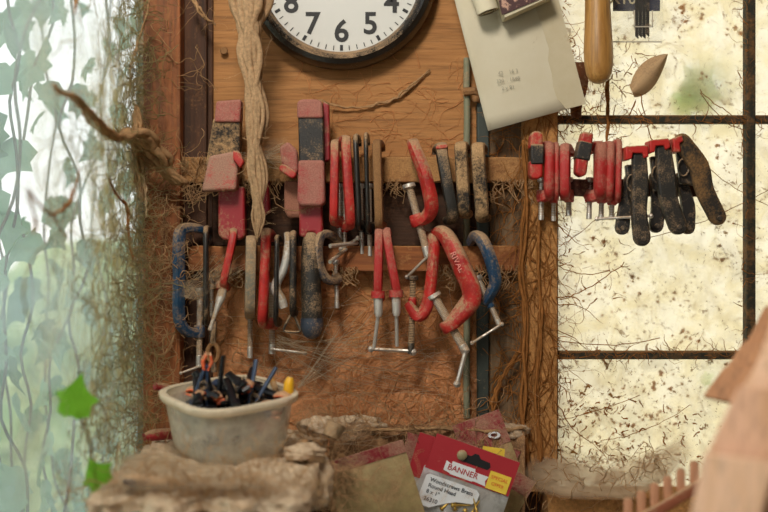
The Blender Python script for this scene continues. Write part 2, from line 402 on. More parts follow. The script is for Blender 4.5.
# conduit and dark strip
mb = MB(); mb.tube([P(467+R.uniform(-.5, .5), y, .016) for y in range(58, 431, 30)], px2m(3.4), 10); tag(mb.build('conduit', PIPE), 'thin grey green conduit running down the panel', 'pipe')
mb = MB(); a, b = P(476, 430), P(488, 104); mb.box((a.x, -.018, a.z), (b.x, -.001, b.z)); tag(mb.build('batten', PIPED, bevel=.002), 'dark teal painted batten beside the conduit', 'batten')
r = root('pipe_clip', 'small rusty clip round the conduit below the envelope corner', 'clip', P(472, 92, .02))
mb = MB(); mb.tube([P(464, 92, .022), P(474, 91, .026), P(482, 95, .020)], [px2m(4.5), px2m(4), px2m(3)], 8); mb.build('band', BROWND, r)
mb = MB(); mb.ball(P(476, 99, .024), px2m(4)); mb.build('screw', BROWND, r)
# nail above panel
mb = MB(); mb.tube([P(224, 51, .004), P(224, 51, .012)], px2m(2.2), 8); mb.lathe([(px2m(4), 0), (px2m(3.2), .002)], Matrix.Translation(P(224, 51, .012)) @ Matrix.Rotation(PI/2, 4, 'X'), 10)
tag(mb.build('nail', BROWND), 'rusty nail head in the panel left of the clock', 'nail')

# ------------------------------------------------------------------ CLOCK
cc = P(341, -29, .036); cc.y = 0; RC = px2m(97, .036)
r = root('wall_clock', 'round wall clock with white dial, black numerals and thick black rim', 'clock', cc)
Mf = Matrix.Translation(Vector((cc.x, -.006, cc.z))) @ Matrix.Rotation(PI/2, 4, 'X')
mb = MB(); ri = RC*.822
mb.lathe([(RC*.93, 0), (RC*.99, .004), (RC, .012), (RC*.995, .024), (RC*.96, .033), (RC*.91, .036), (RC*.86, .031), (ri, .022), (ri, .010), (RC*.5, .004), (RC*.5, 0)], Mf, 96)
mb.build('rim', RIM, r, ang=30)
mb = MB(); mb.lathe([(ri*1.01, .012), (ri*1.01, .014)], Mf, 96); dial = mb.build('dial', WHITE, r)
yd = -.006-.0145; kk = (D+yd)/D
for n in range(1, 13):
    a = math.radians(90-30*n); rr = px2m(58, .02)
    M = Matrix.Translation(Vector((cc.x*kk+rr*math.cos(a), yd, (cc.z-ZC)*1+ZC+rr*math.sin(a)))) @ STAND
    M = Matrix.Translation(Vector((cc.x+rr*math.cos(a), yd, cc.z+rr*math.sin(a)))) @ STAND
    text_mesh('numeral', str(n), px2m(30), INK, M, dial, bold=.0009)
mb = MB()
for k in range(60):
    a = math.radians(6*k); big = k % 5 == 0; r0, r1, w_ = (px2m(70), px2m(75.5), px2m(1.5)) if big else (px2m(71), px2m(75.5), px2m(.45))
    M = Matrix.Translation(Vector((cc.x, yd, cc.z))) @ Matrix.Rotation(a, 4, 'Y')
    q = MB(); q.box((-w_, -.0003, r0), (w_, 0, r1)); mb.add([M @ Vector(v) for v in q.v], q.f)
mb.build('minute_marks', INK, dial)
for nm, a, ln, w_ in (('hour_hand', math.radians(-52), .055, .004), ('minute_hand', math.radians(12), .085, .003)):
    M = Matrix.Translation(Vector((cc.x, yd-.002, cc.z))) @ Matrix.Rotation(a, 4, 'Y'); q = MB(); q.box((-w_, -.0008, -.012), (w_, 0, ln))
    mb = MB(); mb.add([M @ Vector(v) for v in q.v], q.f); mb.build(nm, INK, r)

# ------------------------------------------------------------------ CLAMPS
NB = 0
def gclamp(label, path, w, h, m, screw=None, handle=None, sr=3.0, boss=1.7, band=None, name='c_clamp', ms=STEEL, group=None, text=None, sect=3.2, mh=None, thread=True, pad=True, cat='clamp', hw=1.5):
    """path: (px, py, depth) from anvil to screw boss; w thickness px across the frame, h depth of the bar in its plane"""
    pw = [P(*q) for q in path]; r = root(name, label, cat, pw[len(pw)//2], group)
    pts = smooth(pw, 6); N = len(pts); dm = path[len(path)//2][2]
    c = Vector((0, 0, 0)); cen = sum(pts, Vector((0, 0, 0)))/N
    for i in range(N-1): c += (pts[i]-cen).cross(pts[i+1]-cen)
    nrm = c.normalized() if c.length > 1e-9 else Vector((1, 0, 0))
    W = [px2m(x, dm) for x in lerp_list(w, N)]; H = [px2m(x, dm) for x in lerp_list(h, N)]
    mb = MB(); mb.sweep(pts, nrm, W, H, e=sect)
    if screw:
        a, b = P(*screw[0]), P(*screw[1]); ax = (b-a).normalized(); bp = pts[-1]; t = (bp-a).dot(ax); bc = a+ax*t
        rr = px2m(sr, dm)
        if boss: 
            L = px2m(6, dm); mb.tube([bc-ax*L, bc-ax*L*.7, bc+ax*L*.8, bc+ax*L*1.1], [rr*boss*.9, rr*boss, rr*boss, rr*boss*.85], 12)
    fr = mb.build('frame', m, r, ang=50)
    if screw:
        mb = MB(); Ls = (b-a).length; n = max(4, int(Ls/.0011)); ps, rs = [], []
        for i in range(n+1):
            p = a+(b-a)*i/n; ps.append(p); u = i/n
            rs.append(rr*(.97 if (i % 2 or not thread or u > .86) else .80))
        mb.tube(ps, rs, 10)
        if pad: mb.tube([a-ax*.003, a+ax*.002, a+ax*.004], [rr*1.5, rr*1.6, rr*1.0], 10)
        s = mb.build('screw', ms, r, ang=60)
        if handle:
            ha, hb = P(*handle[0]), P(*handle[1]); hr = px2m(hw, dm); u = (hb-ha).normalized()
            mb = MB(); mb.tube([ha, ha+u*hr*.3, hb-u*hr*.3, hb], hr, 8)
            for e in (ha, hb): mb.ball(e, hr*1.7, 8)
            mb.build('handle', mh or ms, s)
    if band:
        i0, i1 = int(band[0]*(N-1)), int(band[1]*(N-1)); mb = MB()
        mb.sweep(pts[i0:i1+1], nrm, [x*1.10 for x in W[i0:i1+1]], [x*1.10 for x in H[i0:i1+1]], e=sect)
        mb.build('sleeve', band[2], r, ang=50)
    return r
def edge(label, x0, yt, x1, yb, w, m, sy=None, ax=0, axb=None, throat=.052, da=.030, h=11, sx=None, handle=None, band=None, sr=2.6, stop=None, **k):
    """frame seen from its spine: the throat opens towards the wall round the rail"""
    ds = da+throat; axb = ax if axb is None else axb; H = yb-yt
    xm = (x0+x1)/2
    path = [(x0+ax, yt+7, da), (x0+ax, yt+2, da+.004), (x0+ax*.5, yt, (da+ds)/2), (x0, yt+1, ds-.008), (x0, yt+H*.10, ds), (xm, yt+H*.5, ds+.003),
            (x1, yb-H*.14, ds), (x1, yb-2, ds-.010), (x1+axb*.6, yb, (da+ds)/2), (x1+axb, yb, da)]
    scr = None
    if sy:
        top = stop if stop else yb-26
        scr = ((x0+axb*.9+(x1-x0)*.7, top, da), ((sx if sx is not None else x1+axb), sy, da+.004))
    return gclamp(label, path, w, [5, 6, h*.8, h, h, h, h, h*.9, h*.9, 8], m, scr, handle, sr=sr, band=band, **k)

# --- upper rail
G1 = None
edge('slim red clamp hanging just right of the black banded clamp, upper rail', 335, 144, 334, 222, 9, RED, 240, ax=6, stop=186)
edge('second slim red clamp, leaning slightly, with short silver screw', 346, 140, 350, 226, 10, RED, 252, ax=-6, axb=-5, stop=186, handle=((341, 249, .04), (358, 238, .055)), hw=1.6)
edge('thin black clamp just right of the pair of slim red clamps', 356, 139, 359, 226, 5.5, BLACK, 254, ax=3, stop=186, h=12)
edge('thinnest black clamp, left of the dust caked one on the upper rail', 366, 138, 368, 228, 4.5, BLACK, 256, ax=2, stop=186, h=13, sr=3)
edge('dust caked brown clamp frame left of the bare gap on upper rail', 377, 144, 379, 226, 9, BROWND, None, ax=4)
gclamp('red clamp with angled silver screw alone in middle of upper rail',
       [(415, 151, .034), (414, 146, .045), (413, 143, .070), (416, 152, .080), (424, 172, .083), (430, 196, .082), (431, 210, .078), (424, 219, .070), (414, 221, .060)],
       [8, 10, 12, 12, 12, 13, 13, 12, 12], [5, 7, 9, 13, 15, 15, 13, 12, 10], RED, ((409, 186, .058), (428, 256, .062)), ((429, 255, .066), (407, 277, .05)), sr=4.4, boss=1.9)
tipc = edge('black speckled clamp with a red tip, left of the two dusty ones', 442, 147, 452, 220, 12, BLACKG, None, ax=-4)
o = MB(); slab(o, ribbon([(438, 147), (446, 146)], 4), .089, .012)
edge('tan dusted clamp in the middle of three left of grey board', 461, 146, 464, 214, 13, TAND, None, ax=3)
edge('tan and black clamp hanging rightmost on the panel upper rail', 478, 147, 482, 218, 14, TAND, None, ax=3)
tip = o.build('tip', RED, tipc, bevel=.001)
# wide plastic clamps
def blocks(name, label, cat, parts, group=None, loc=None):
    r = root(name, label, cat, loc or P(*parts[0][1][0], parts[0][2]), group)
    for pn, out, d, th, m, bv in parts:
        mb = MB(); slab(mb, out, d, th); mb.build(pn, m, r, bevel=bv, seg=3)
    return r
blocks('bar_clamp', 'wide dust covered clamp with pinkish jaw and maroon handle, left of hanging web', 'clamp', [
    ('jaw', [(216, 101), (241, 99), (240, 122), (214, 122)], .082, .030, PINK, .003),
    ('body', [(213, 118), (240, 118), (239, 166), (205, 166)], .078, .030, TAND, .003),
    ('pad', [(209, 156), (239, 150), (236, 190), (201, 191)], .098, .028, mat('grey_pink_dust_pad', (190, 40, 48), .7, dust=.66, dustc=lin((186, 150, 128)), dscale=420, bump=.5), .004),
    ('handle', [(218, 186), (244, 186), (245, 236), (239, 240), (223, 240), (218, 235)], .070, .022, MAROON, .003),
    ('bar', [(224, 122), (232, 122), (236, 232), (228, 232)], .046, .008, BLACK, .001)])
blocks('bar_clamp', 'tall clamp with black web smeared sleeve between pink jaws', 'clamp', [
    ('jaw', [(297, 102), (301, 99), (318, 99), (322, 102), (323, 118), (297, 118)], .086, .034, PINK, .003),
    ('sleeve', [(298, 113), (323, 113), (324, 166), (299, 166)], .083, .030, BLACKD, .002),
    ('pad', [(298, 160), (324, 160), (325, 202), (321, 206), (301, 206), (297, 202)], .090, .032, PINK, .004),
    ('handle', [(299, 200), (322, 200), (323, 236), (316, 238), (314, 232), (308, 232), (306, 238), (299, 236)], .070, .022, MAROON, .003),
    ('bar', [(323, 101), (329, 104), (330, 160), (323, 162)], .060, .020, MAROON, .002)])
blocks('bar_clamp', 'small dusty pink clamp end poking out left of black sleeved clamp', 'clamp', [
    ('pad', [(279, 147), (288, 141), (297, 150), (298, 172), (291, 177), (283, 172)], .092, .024, PINK, .004),
    ('tip', ribbon([(283, 168), (292, 174)], [8, 8]), .098, .02, RED, .002),
    ('body', [(284, 181), (298, 181), (302, 217), (288, 218), (284, 210)], .066, .022, mat('brown_pink_dust', (160, 46, 52), .8, dust=.7, dustc=lin((170, 120, 96)), dscale=420, bump=.5), .003)])
blocks('bar_clamp', 'dark red clamp handle half hidden behind the hanging web rope', 'clamp', [
    ('handle', [(258, 178), (268, 178), (270, 212), (262, 216), (257, 212)], .060, .02, MAROON, .003),
    ('tip', [(233, 150), (240, 152), (244, 162), (240, 168), (233, 160)], .104, .015, RED, .002)])

# --- window rail
DA = .060
def band_clamp(label, x0, yt, x1, yb, w, m0):
    return edge(label, x0, yt, x1, yb, w, m0, None, ax=5, throat=.030, da=.062, h=13, band=(.34, .60, BLACKD), name='c_clamp')
def window_clamp(label, x, yt, yb, w, sy, ax, sr=3.0, lean=0, handle=None):
    return edge(label, x, yt, x+lean, yb, w, REDD, sy, ax=ax, throat=.036, da=.052, h=14, stop=yb-16, sr=sr, handle=handle, sx=x+lean+ax)
blocks('bar_clamp', 'upright red clamp with black middle sleeve at the window post', 'clamp', [
    ('jaw', [(531, 134), (534, 131), (540, 131), (543, 134), (543, 148), (530, 148)], .098, .024, RED, .003),
    ('sleeve', [(531, 144), (544, 144), (544, 164), (531, 164)], .1, .026, BLACKD, .002),
    ('pad', [(530, 160), (543, 160), (543, 176), (539, 179), (533, 179), (530, 175)], .098, .024, RED, .003)])
blocks('bar_clamp', 'tilted red clamp with black middle sleeve over the window rail', 'clamp', [
    ('jaw', [(583, 131), (594, 133), (592, 146), (580, 143)], .104, .024, RED, .003),
    ('sleeve', [(580, 140), (593, 143), (590, 161), (576, 158)], .106, .026, BLACKD, .002),
    ('pad', [(577, 155), (589, 158), (587, 174), (582, 177), (576, 173)], .104, .024, RED, .003)])
window_clamp('red clamp right beside upright black sleeved one, by window post', 549, 147, 196, 10, 220, -8)
window_clamp('thin dark red clamp sandwiched second along the window rail', 556.5, 148, 197, 5, 221, -3, sr=2.6)
window_clamp('red clamp with rounded top left of the tilted black sleeved clamp', 565, 149, 196, 11, 216, 4, sr=3.2)
window_clamp('red clamp directly right of the tilted black sleeved clamp', 600, 147, 196, 12, 219, -11)
window_clamp('red clamp third from the right among the red window clamps', 610, 147, 197, 8.5, 220, -8, lean=-1)
window_clamp('thin red clamp leaning, last before the black spring clamps', 618.5, 145, 199, 6.5, 220, -6, lean=-1, handle=((597, 219, .066), (651, 216, .10)))
# loose handle balls at post
# black spring clamps with red jaws
def spring(label, top, front, back, jaw, tl=0, m=BLACKG):
    r = root('spring_clamp', label, 'clamp', P(*top, .08), None)
    mb = MB(); slab(mb, ribbon(back[0], back[1]), .080, .012); b1 = mb.build('back_handle', BLACKD, r, bevel=.003, seg=3)
    mb = MB(); slab(mb, ribbon(front[0], front[1]), .106, .013); f1 = mb.build('front_handle', m, r, bevel=.004, seg=3)
    mb = MB(); slab(mb, jaw, .110, .030); mb.build('jaw', mat('red_jaw', (185, 28, 26), .5, dust=.3), r, bevel=.0015)
    x, y = front[0][-1]; mb = MB(); mb.lathe([(px2m(2.3), 0), (px2m(2.0), .0015)], Matrix.Translation(P(x+.5, y+1, .1062)) @ Matrix.Rotation(PI/2, 4, 'X'), 12)
    mb.build('rivet', STEELD, f1)
    x, y = back[0][-1]; mb = MB(); mb.lathe([(px2m(2.3), 0), (px2m(2.0), .0015)], Matrix.Translation(P(x, y, .0802)) @ Matrix.Rotation(PI/2, 4, 'X'), 12)
    mb.build('rivet', STEELD, b1)
    # coil spring and hinge between the handles
    mb = MB(); cx, cy = (front[0][1][0]+front[0][0][0])/2-8+tl, (front[0][0][1]+front[0][1][1])/2+14; pts = []
    for i in range(60):
        a = i/60*2*PI*5; pts.append(P(cx, cy, .1-.020*i/60)+Vector((math.cos(a)*px2m(5), 0, math.sin(a)*px2m(8))))
    mb.tube(pts, px2m(.9), 6); mb.build('spring', STEELD, r)
    mb = MB(); slab(mb, [(cx-7, cy-18), (cx+10, cy-20), (cx+13, cy+18), (cx-3, cy+16)], .094, .010); mb.build('hinge', BLACK, r, bevel=.002)
    return r
spring('leftmost black spring clamp, handle hanging straight down over the window', (637, 150), ([(640, 153), (641, 185), (640, 212), (643, 238)], [14, 17, 15, 17]), ([(630, 178), (626, 205), (623, 228)], [9, 12, 14]),
       [(626, 146), (648, 145), (649, 157), (644, 158), (643, 153), (633, 153), (632, 159), (626, 160)])
spring('middle black spring clamp, its front handle slanting right', (660, 143), ([(664, 146), (667, 175), (670, 200), (679, 226)], [15, 19, 18, 18]), ([(655, 176), (659, 205), (657, 226)], [9, 13, 14]),
       [(650, 140), (669, 138), (671, 147), (666, 150), (664, 145), (656, 146), (655, 152), (650, 153)])
spring('rightmost spring clamp, its bent handle thick with brown dust', (682, 141), ([(683, 141), (700, 166), (706, 190), (719, 217)], [17, 20, 18, 17]), ([(681, 176), (689, 205), (689, 228)], [9, 13, 13]),
       [(673, 138), (682, 135), (684, 141), (680, 143), (681, 152), (674, 152)], m=mat('brown_caked_rubber', (24, 24, 22), .7, dust=.44, dustc=lin((150, 112, 68)), dscale=420, bump=.6))

# --- lower rail
gclamp('big blue clamp at far left of the lower rail, spine outwards', [(207, 240, .034), (206, 232, .036), (196, 228, .050), (183, 229, .066), (179, 240, .073), (179, 280, .075), (179, 316, .073), (184, 329, .066), (194, 333, .052), (200, 331, .044)],
       [8, 8, 9, 10, 10, 10, 10, 10, 9, 9], [6, 7, 9, 11, 12, 12, 12, 11, 10, 9], BLUE, ((200, 290, .044), (199, 366, .046)), ((200, 366, .048), (181, 373, .06)), sr=3.4, hw=1.2)
edge('thin dark green black clamp just inside the big blue one', 206, 230, 206, 322, 5.5, BLACK, 345, ax=4, axb=6, stop=275, h=10)
edge('red clamp seen edge on with angled white grey lever, lower left', 233, 232, 224, 287, 8, RED, None, ax=3, h=10)
lever_root = [o for o in C.objects if o.get('label', '').startswith('red clamp seen edge on')][0]
mb = MB(); mb.tube([P(223, 283, .070), P(222, 290, .074)], [px2m(6.5, .07), px2m(6, .07)], 12); mb.build('collar', RED, lever_root)
mb = MB(); mb.tube([P(223, 288, .074), P(221, 297, .078), P(217, 308, .080), P(213, 320, .082), P(210, 330, .082)], [px2m(4.2), px2m(4.4), px2m(2.6), px2m(1.8), px2m(2.2)], 10); mb.build('lever', SILVER, lever_root)
edge('grey bare metal clamp left of the large red edge on clamp', 251, 241, 250, 313, 11, GREYM, 358, ax=0, stop=278, h=13, sr=3.0, sect=5)
edge('large red clamp seen edge on, silver pin sticking out below it', 266, 234, 263, 323, 10, RED, 354, ax=6, axb=9, stop=285, h=14, sr=3.6, handle=((272, 349, .040), (305, 353, .05)))
edge('thin black clamp behind the silver lever, lower rail', 277, 240, 276, 322, 5, BLACK, None, ax=4, h=12)
r = root('cam_clamp', 'pale silver cast lever clamp hanging beside the large red clamp', 'clamp', P(284, 250, .07))
mb = MB(); mb.tube(smooth([P(287, 233, .074), P(288, 245, .08), P(284, 268, .082), P(277, 282, .08), (P(276, 290, .08)), P(281, 300, .078), P(284, 308, .078)], 5), [px2m(v) for v in lerp_list([3.0, 3.6, 4.0, 4.6, 5.0, 5.2, 4.2], 31)], 10); mb.build('lever', SILVER, r)
mb = MB(); mb.tube([P(277, 285, .085), P(277, 285, .074)], px2m(3), 10); mb.build('pivot', STEELD, r)
edge('narrow dark clamp between silver lever and black handle', 293, 236, 293, 312, 7, BLACKD, None, ax=2, h=13)
r = root('wire_clip', 'triangular wire loop dangling under the narrow dark clamp', 'clip', P(292, 322, .06))
mb = MB(); mb.tube(smooth([P(293, 312, .07), P(288, 320, .07), P(284, 330, .07), P(291, 332, .07), P(300, 331, .07), P(297, 322, .07), P(293, 312, .07)], 4), px2m(1.3), 6); mb.build('loop', STEELD, r)
r = root('pliers_handle', 'thick black dusty rounded handle with bluish end, lower rail centre', 'handle', P(312, 250, .07))
mb = MB(); pts = smooth([P(312, 236, .06), P(311, 255, .07), P(311, 285, .074), P(312, 310, .074), P(312, 326, .072), P(312, 334, .070), P(312, 337, .068)], 5)
mb.tube(pts, [px2m(v) for v in lerp_list([8.5, 9.5, 9.5, 10, 10.5, 8.5, 3], len(pts))], 16); mb.build('grip', BLACKG, r)
mb = MB(); pts = smooth([P(312, 318, .0725), P(312, 327, .0725), P(312, 334, .071), P(312, 338, .069)], 4); mb.tube(pts, [px2m(v) for v in lerp_list([10.8, 11, 8.8, 3], len(pts))], 16); mb.build('end_cap', mat('blue_grey_rubber', (38, 52, 70), .5, dust=.3), r)
gclamp('small dull blue clamp with twin pin handle right of the black grip', [(341, 246, .034), (333, 236, .046), (322, 235, .066), (318, 248, .073), (320, 268, .074), (328, 280, .066), (339, 279, .046)],
       [7, 8, 8, 8, 8, 8, 8], [6, 8, 9, 10, 10, 9, 8], BLUED, ((336, 262, .046), (337, 308, .046)), None, sr=2.6)
cr = root('t_handle', 'pair of crossed grey pins projecting from the lower rail', 'pin', P(340, 255, .05))
mb = MB(); mb.tube([P(330, 262, .085), P(346, 249, .04)], px2m(2), 8); mb.build('pin', STEEL, cr)
mb = MB(); mb.tube([P(330, 246, .085), P(357, 243, .045)], px2m(2), 8); mb.build('pin', STEEL, cr)
def wire_clamp(label, x0, x1, yt, yb, wx, wy, lean):
    r = edge(label, x0, yt, x1, yb, 9, REDD, None, ax=-3 if lean else 3, h=11, throat=.048)
    mb = MB(); mb.tube([P(x1, yb-6, .076), P(x1, yb+1, .076)], [px2m(7, .07)]*2, 14); mb.build('collar', REDD, r)
    mb = MB(); mb.tube([P(x1, yb, .077), P(x1+.5, yb+16, .077), P(x1+.5, yb+20, .077)], [px2m(4.6, .07), px2m(4.2, .07), px2m(3, .07)], 12); fer = mb.build('ferrule', SILVER, r)
    mb = MB(); mb.tube([P(x1+.5, yb+16, .077), P(wx, wy, .06)], px2m(1.9, .06), 8); mb.build('rod', mat('clear_grey_rod', (200, 196, 188), .3, metal=.3, dust=.2), fer)
    return r
wire_clamp('left of the twin red clamps with silver ferrules above the cross pin', 379, 378, 232, 297, 374, 348, 0)
wire_clamp('right of the twin red clamps with silver ferrules, curved spine', 387, 396, 232, 296, 397, 346, 1)
r = root('cross_pin', 'horizontal steel pin joining rods under the twin red clamps', 'pin', P(392, 349, .06))
mb = MB(); mb.tube([P(371, 349, .060), P(413, 351, .060)], px2m(1.8, .06), 8); mb.build('shaft', STEEL, r)
mb = MB(); mb.ball(P(371, 349, .06), px2m(3.4)); mb.build('knob', STEEL, r)
mb = MB(); mb.ball(P(413, 352, .06), px2m(4)); mb.build('knob', STEEL, r)
gclamp('red clamp between twin clamps and the lettered one, opening left', [(424, 238, .036), (430, 236, .050), (434, 244, .066), (433, 262, .072), (430, 290, .074), (426, 308, .072), (418, 316, .068), (408, 303, .062)],
       [8, 9, 9, 9, 9, 9, 10, 8], [7, 10, 11, 11, 12, 14, 12, 9], RED, ((413, 278, .060), (411, 354, .060)), None, sr=3.6, boss=1.2, ms=STEELD)
rv = gclamp('largest red clamp, slanting, with raised maker lettering and silver screw', [(433, 240, .044), (438, 232, .058), (446, 236, .080), (455, 252, .089), (464, 272, .091), (471, 288, .091), (471, 300, .089), (462, 312, .084), (451, 324, .080)],
       [12, 13, 14, 14, 14, 14, 14, 14, 13], [8, 12, 17, 20, 21, 22, 22, 19, 15], RED, ((434, 296, .076), (466, 352, .080)), ((466, 350, .085), (457, 384, .088)), sr=5.0, boss=2.1, sect=2.6, hw=2.3)
M = Matrix.Translation(P(457, 262, .1008)) @ Matrix.Rotation(math.radians(64), 4, 'Y') @ STAND
text_mesh('lettering', 'RIVAL', px2m(8.5, .1), mat('worn_pink_lettering', (226, 140, 130), .6, dust=.2), M, rv, bold=.0001, depth=.0006)
gclamp('blue clamp slanting at the right end of the lower rail', [(470, 243, .040), (475, 236, .056), (482, 240, .076), (489, 255, .083), (494, 272, .084), (495, 284, .082), (490, 295, .078), (485, 303, .074)],
       [8, 10, 11, 11, 11, 10, 10, 9], [8, 11, 12, 12, 12, 12, 10, 9], BLUE, ((478, 278, .070), (500, 326, .076)), ((502, 324, .08), (472, 343, .08)), sr=3.0, boss=1.4, hw=1.3)
r = root('eye_bolt', 'dusty eye bolt on a thread hanging above the tub', 'bolt', P(213, 350, .06))
pts = [P(213+5.5*math.cos(a), 353+9*math.sin(a), .06) for a in [2*PI*i/16 for i in range(17)]]
mb = MB(); mb.tube(pts, px2m(2.2), 8); mb.build('eye', BROWND, r)
mb = MB(); mb.tube([P(213, 344, .06), P(214, 322, .05)], px2m(3), 8); mb.tube([P(213, 362, .06), P(214, 372, .06)], px2m(3), 8); mb.build('shank', STEELD, r)

# ------------------------------------------------------------------ ENVELOPE, BOX, HANDLE, BLADE PACK (top right)
r = root('envelope', 'large aged cream envelope pinned slanting over the window post', 'envelope', P(520, 60, .06))
def sheet(quad, d, bow, nx=16, ny=16, th=.0006, wob=.0012, seed=0):
    """quad in pixels TL,TR,BR,BL"""
    TL, TR, BR, BL = [Vector((x, y)) for x, y in quad]; vs = []
    for j in range(ny+1):
        for i in range(nx+1):
            u, v = i/nx, j/ny; q = (TL*(1-u)+TR*u)*(1-v)+(BL*(1-u)+BR*u)*v
            dd = d+bow*math.sin(PI*u)*(.4+.6*v)+wob*noise.noise(Vector((u*3, v*3, seed)))
            vs.append(P(q.x, q.y, dd))
    fs = [(j*(nx+1)+i, (j+1)*(nx+1)+i, (j+1)*(nx+1)+i+1, j*(nx+1)+i+1) for j in range(ny) for i in range(nx)]
    m_ = MB(); m_.add(vs, fs); return m_
quad = [(432, -88), (528, -114), (586, 104), (488, 131)]
sheet(quad, .060, .006).build('paper', PAPER, r, solid=.0008, ang=180)
fl = [(503, -107), (528, -114), (586, 104), (562, 111)]
m_ = MB(); ol = [(498, -106), (529, -114), (586, 104), (566, 109), (557, 98), (553, 86), (552, 74), (548, 60), (549, 48), (543, 30)]
slab(m_, ol, .0655, .0006); m_.build('flap', mat('aged_paper_flap', (194, 184, 158), .8, var=((184, 172, 142), 20, .4, .75), dust=.15, bump=.15, bscale=90), r)
Me = Matrix.Translation(P(508, 72, .0685)) @ Matrix.Rotation(math.radians(-9), 4, 'Y') @ STAND
for k, tx in enumerate(('42    16 3', '330  . 1848', '2 x 91')):
    Mk = Matrix.Translation(Vector((0, -.0, -.0105*k))) @ Me
    text_mesh('pencil_note', tx, .007, mat('faint_pencil', (150, 145, 130), .8), Mk, r, depth=.00005)
r = root('printed_box', 'small cream box with dark red printed front on top of the envelope', 'box', P(510, 0, .08))
m_ = MB(); slab(m_, [(484, -40), (533, -60), (553, -4), (505, 18)], .100, .028); m_.build('carton', mat('cream_card', (205, 196, 168), .7, dust=.15), r, bevel=.001)
m_ = MB(); slab(m_, [(490, -36), (530, -52), (550, -5), (502, 15)], .1015, .001)
m_.build('printed_front', mat('dark_red_print', (60, 20, 26), .5, var=((190, 150, 130), 95, .52, .58), dust=.05), r)
r = root('paper_roll', 'cream paper roll beside the printed box on the envelope', 'roll', P(485, 0, .09))
m_ = MB(); a_, b_ = P(468, -48, .088), P(488, 12, .088); ax = (b_-a_).normalized()
m_.tube([a_, b_], px2m(11, .088), 24); m_.build('roll', mat('cream_paper', (214, 206, 180), .7, dust=.15), r)
m_ = MB(); pts = []
for i in range(90):
    a = i/90*2*PI*3; q = px2m(10.5-2.4*i/90*3*.9, .088); pts.append(b_+ax*.0006+Vector((math.cos(a)*q, math.sin(a)*q, 0))-ax*ax.dot(Vector((math.cos(a)*q, math.sin(a)*q, 0))))
m_.tube(pts, .0004, 4); m_.build('spiral_edge', mat('paper_edge', (120, 108, 84), .8), r)

r = root('tool_handle', 'smooth varnished wooden tool handle hanging in front of the window', 'handle', P(598, 40, .07))
Mh = Matrix.Translation(P(599, 84, .085)) @ Matrix.Rotation(math.radians(-1), 4, 'Y')
pr = [(0.5, 0), (5, 1), (9.5, 4), (12.6, 10), (14.3, 20), (14.6, 34), (13.6, 52), (12.6, 75), (12.3, 100), (13, 140), (11, 160), (5, 168)]
m_ = MB(); m_.lathe([(px2m(a, .085), px2m(b, .085)) for a, b in pr], Mh, 32); m_.build('grip', HANDLEW, r)
m_ = MB(); m_.lathe([(px2m(6, .085), px2m(167, .085)), (px2m(5, .085), px2m(220, .085))], Mh, 20); m_.build('shaft', STEELD, r)

r = root('blade_pack', 'clear hanging pack of black saw blades with dark blue card', 'packet', P(637, 20, .03))
m_ = MB(); slab(m_, [(613, -60), (660, -60), (660, 11), (613, 11)], .034, .001); m_.build('card', mat('navy_card', (18, 34, 66), .5, dust=.05), r)
CLEAR = veil('clear_plastic', (235, 232, 222), (.02, .12), .6, scale=60, gloss=.04)
m_ = MB(); slab(m_, [(611, -60), (663, -60), (663, 42), (611, 42)], .037, .0008); m_.build('sleeve', CLEAR, r)
m_ = MB()
for q in ([(612, 41.2), (662, 41.2), (662, 42.4), (612, 42.4)], [(634, 10), (635, 10), (635, 30), (634, 30)], [(634, 26), (653, 26), (653, 27.2), (634, 27.2)], [(652, 10), (653, 10), (653, 27), (652, 27)]): slab(m_, q, .0378, .0009)
m_.build('seam', mat('plastic_seam', (190, 182, 165), .4), r)
ex = Matrix.Translation(P(622.5, -1, .0348)) @ STAND
text_mesh('lettering', 'X10', px2m(16, .035), mat('cream_print', (205, 198, 165), .6), ex, r, bold=.0002, depth=.0001)
for k, (x, yb) in enumerate(((637, 39), (640.6, 38), (644.2, 39), (647.8, 37))):
    m_ = MB(); o_ = [(x-1.8, -30), (x+1.8, -30)]; yy = -30
    while yy < yb-2: o_ += [(x+1.8, yy+1.6), (x+1.4, yy+2)]; yy += 2
    o_ += [(x+1.2, yb), (x-1.8, yb-3)]; slab(m_, o_, .0362, .0009)
    tag(m_.build('saw_blade', BLACK), ['black saw blade leftmost in the clear pack', 'second black saw blade from left in clear pack', 'third black saw blade from left in clear pack', 'black saw blade rightmost in the clear pack'][k], 'blade', 'blades in the clear pack')

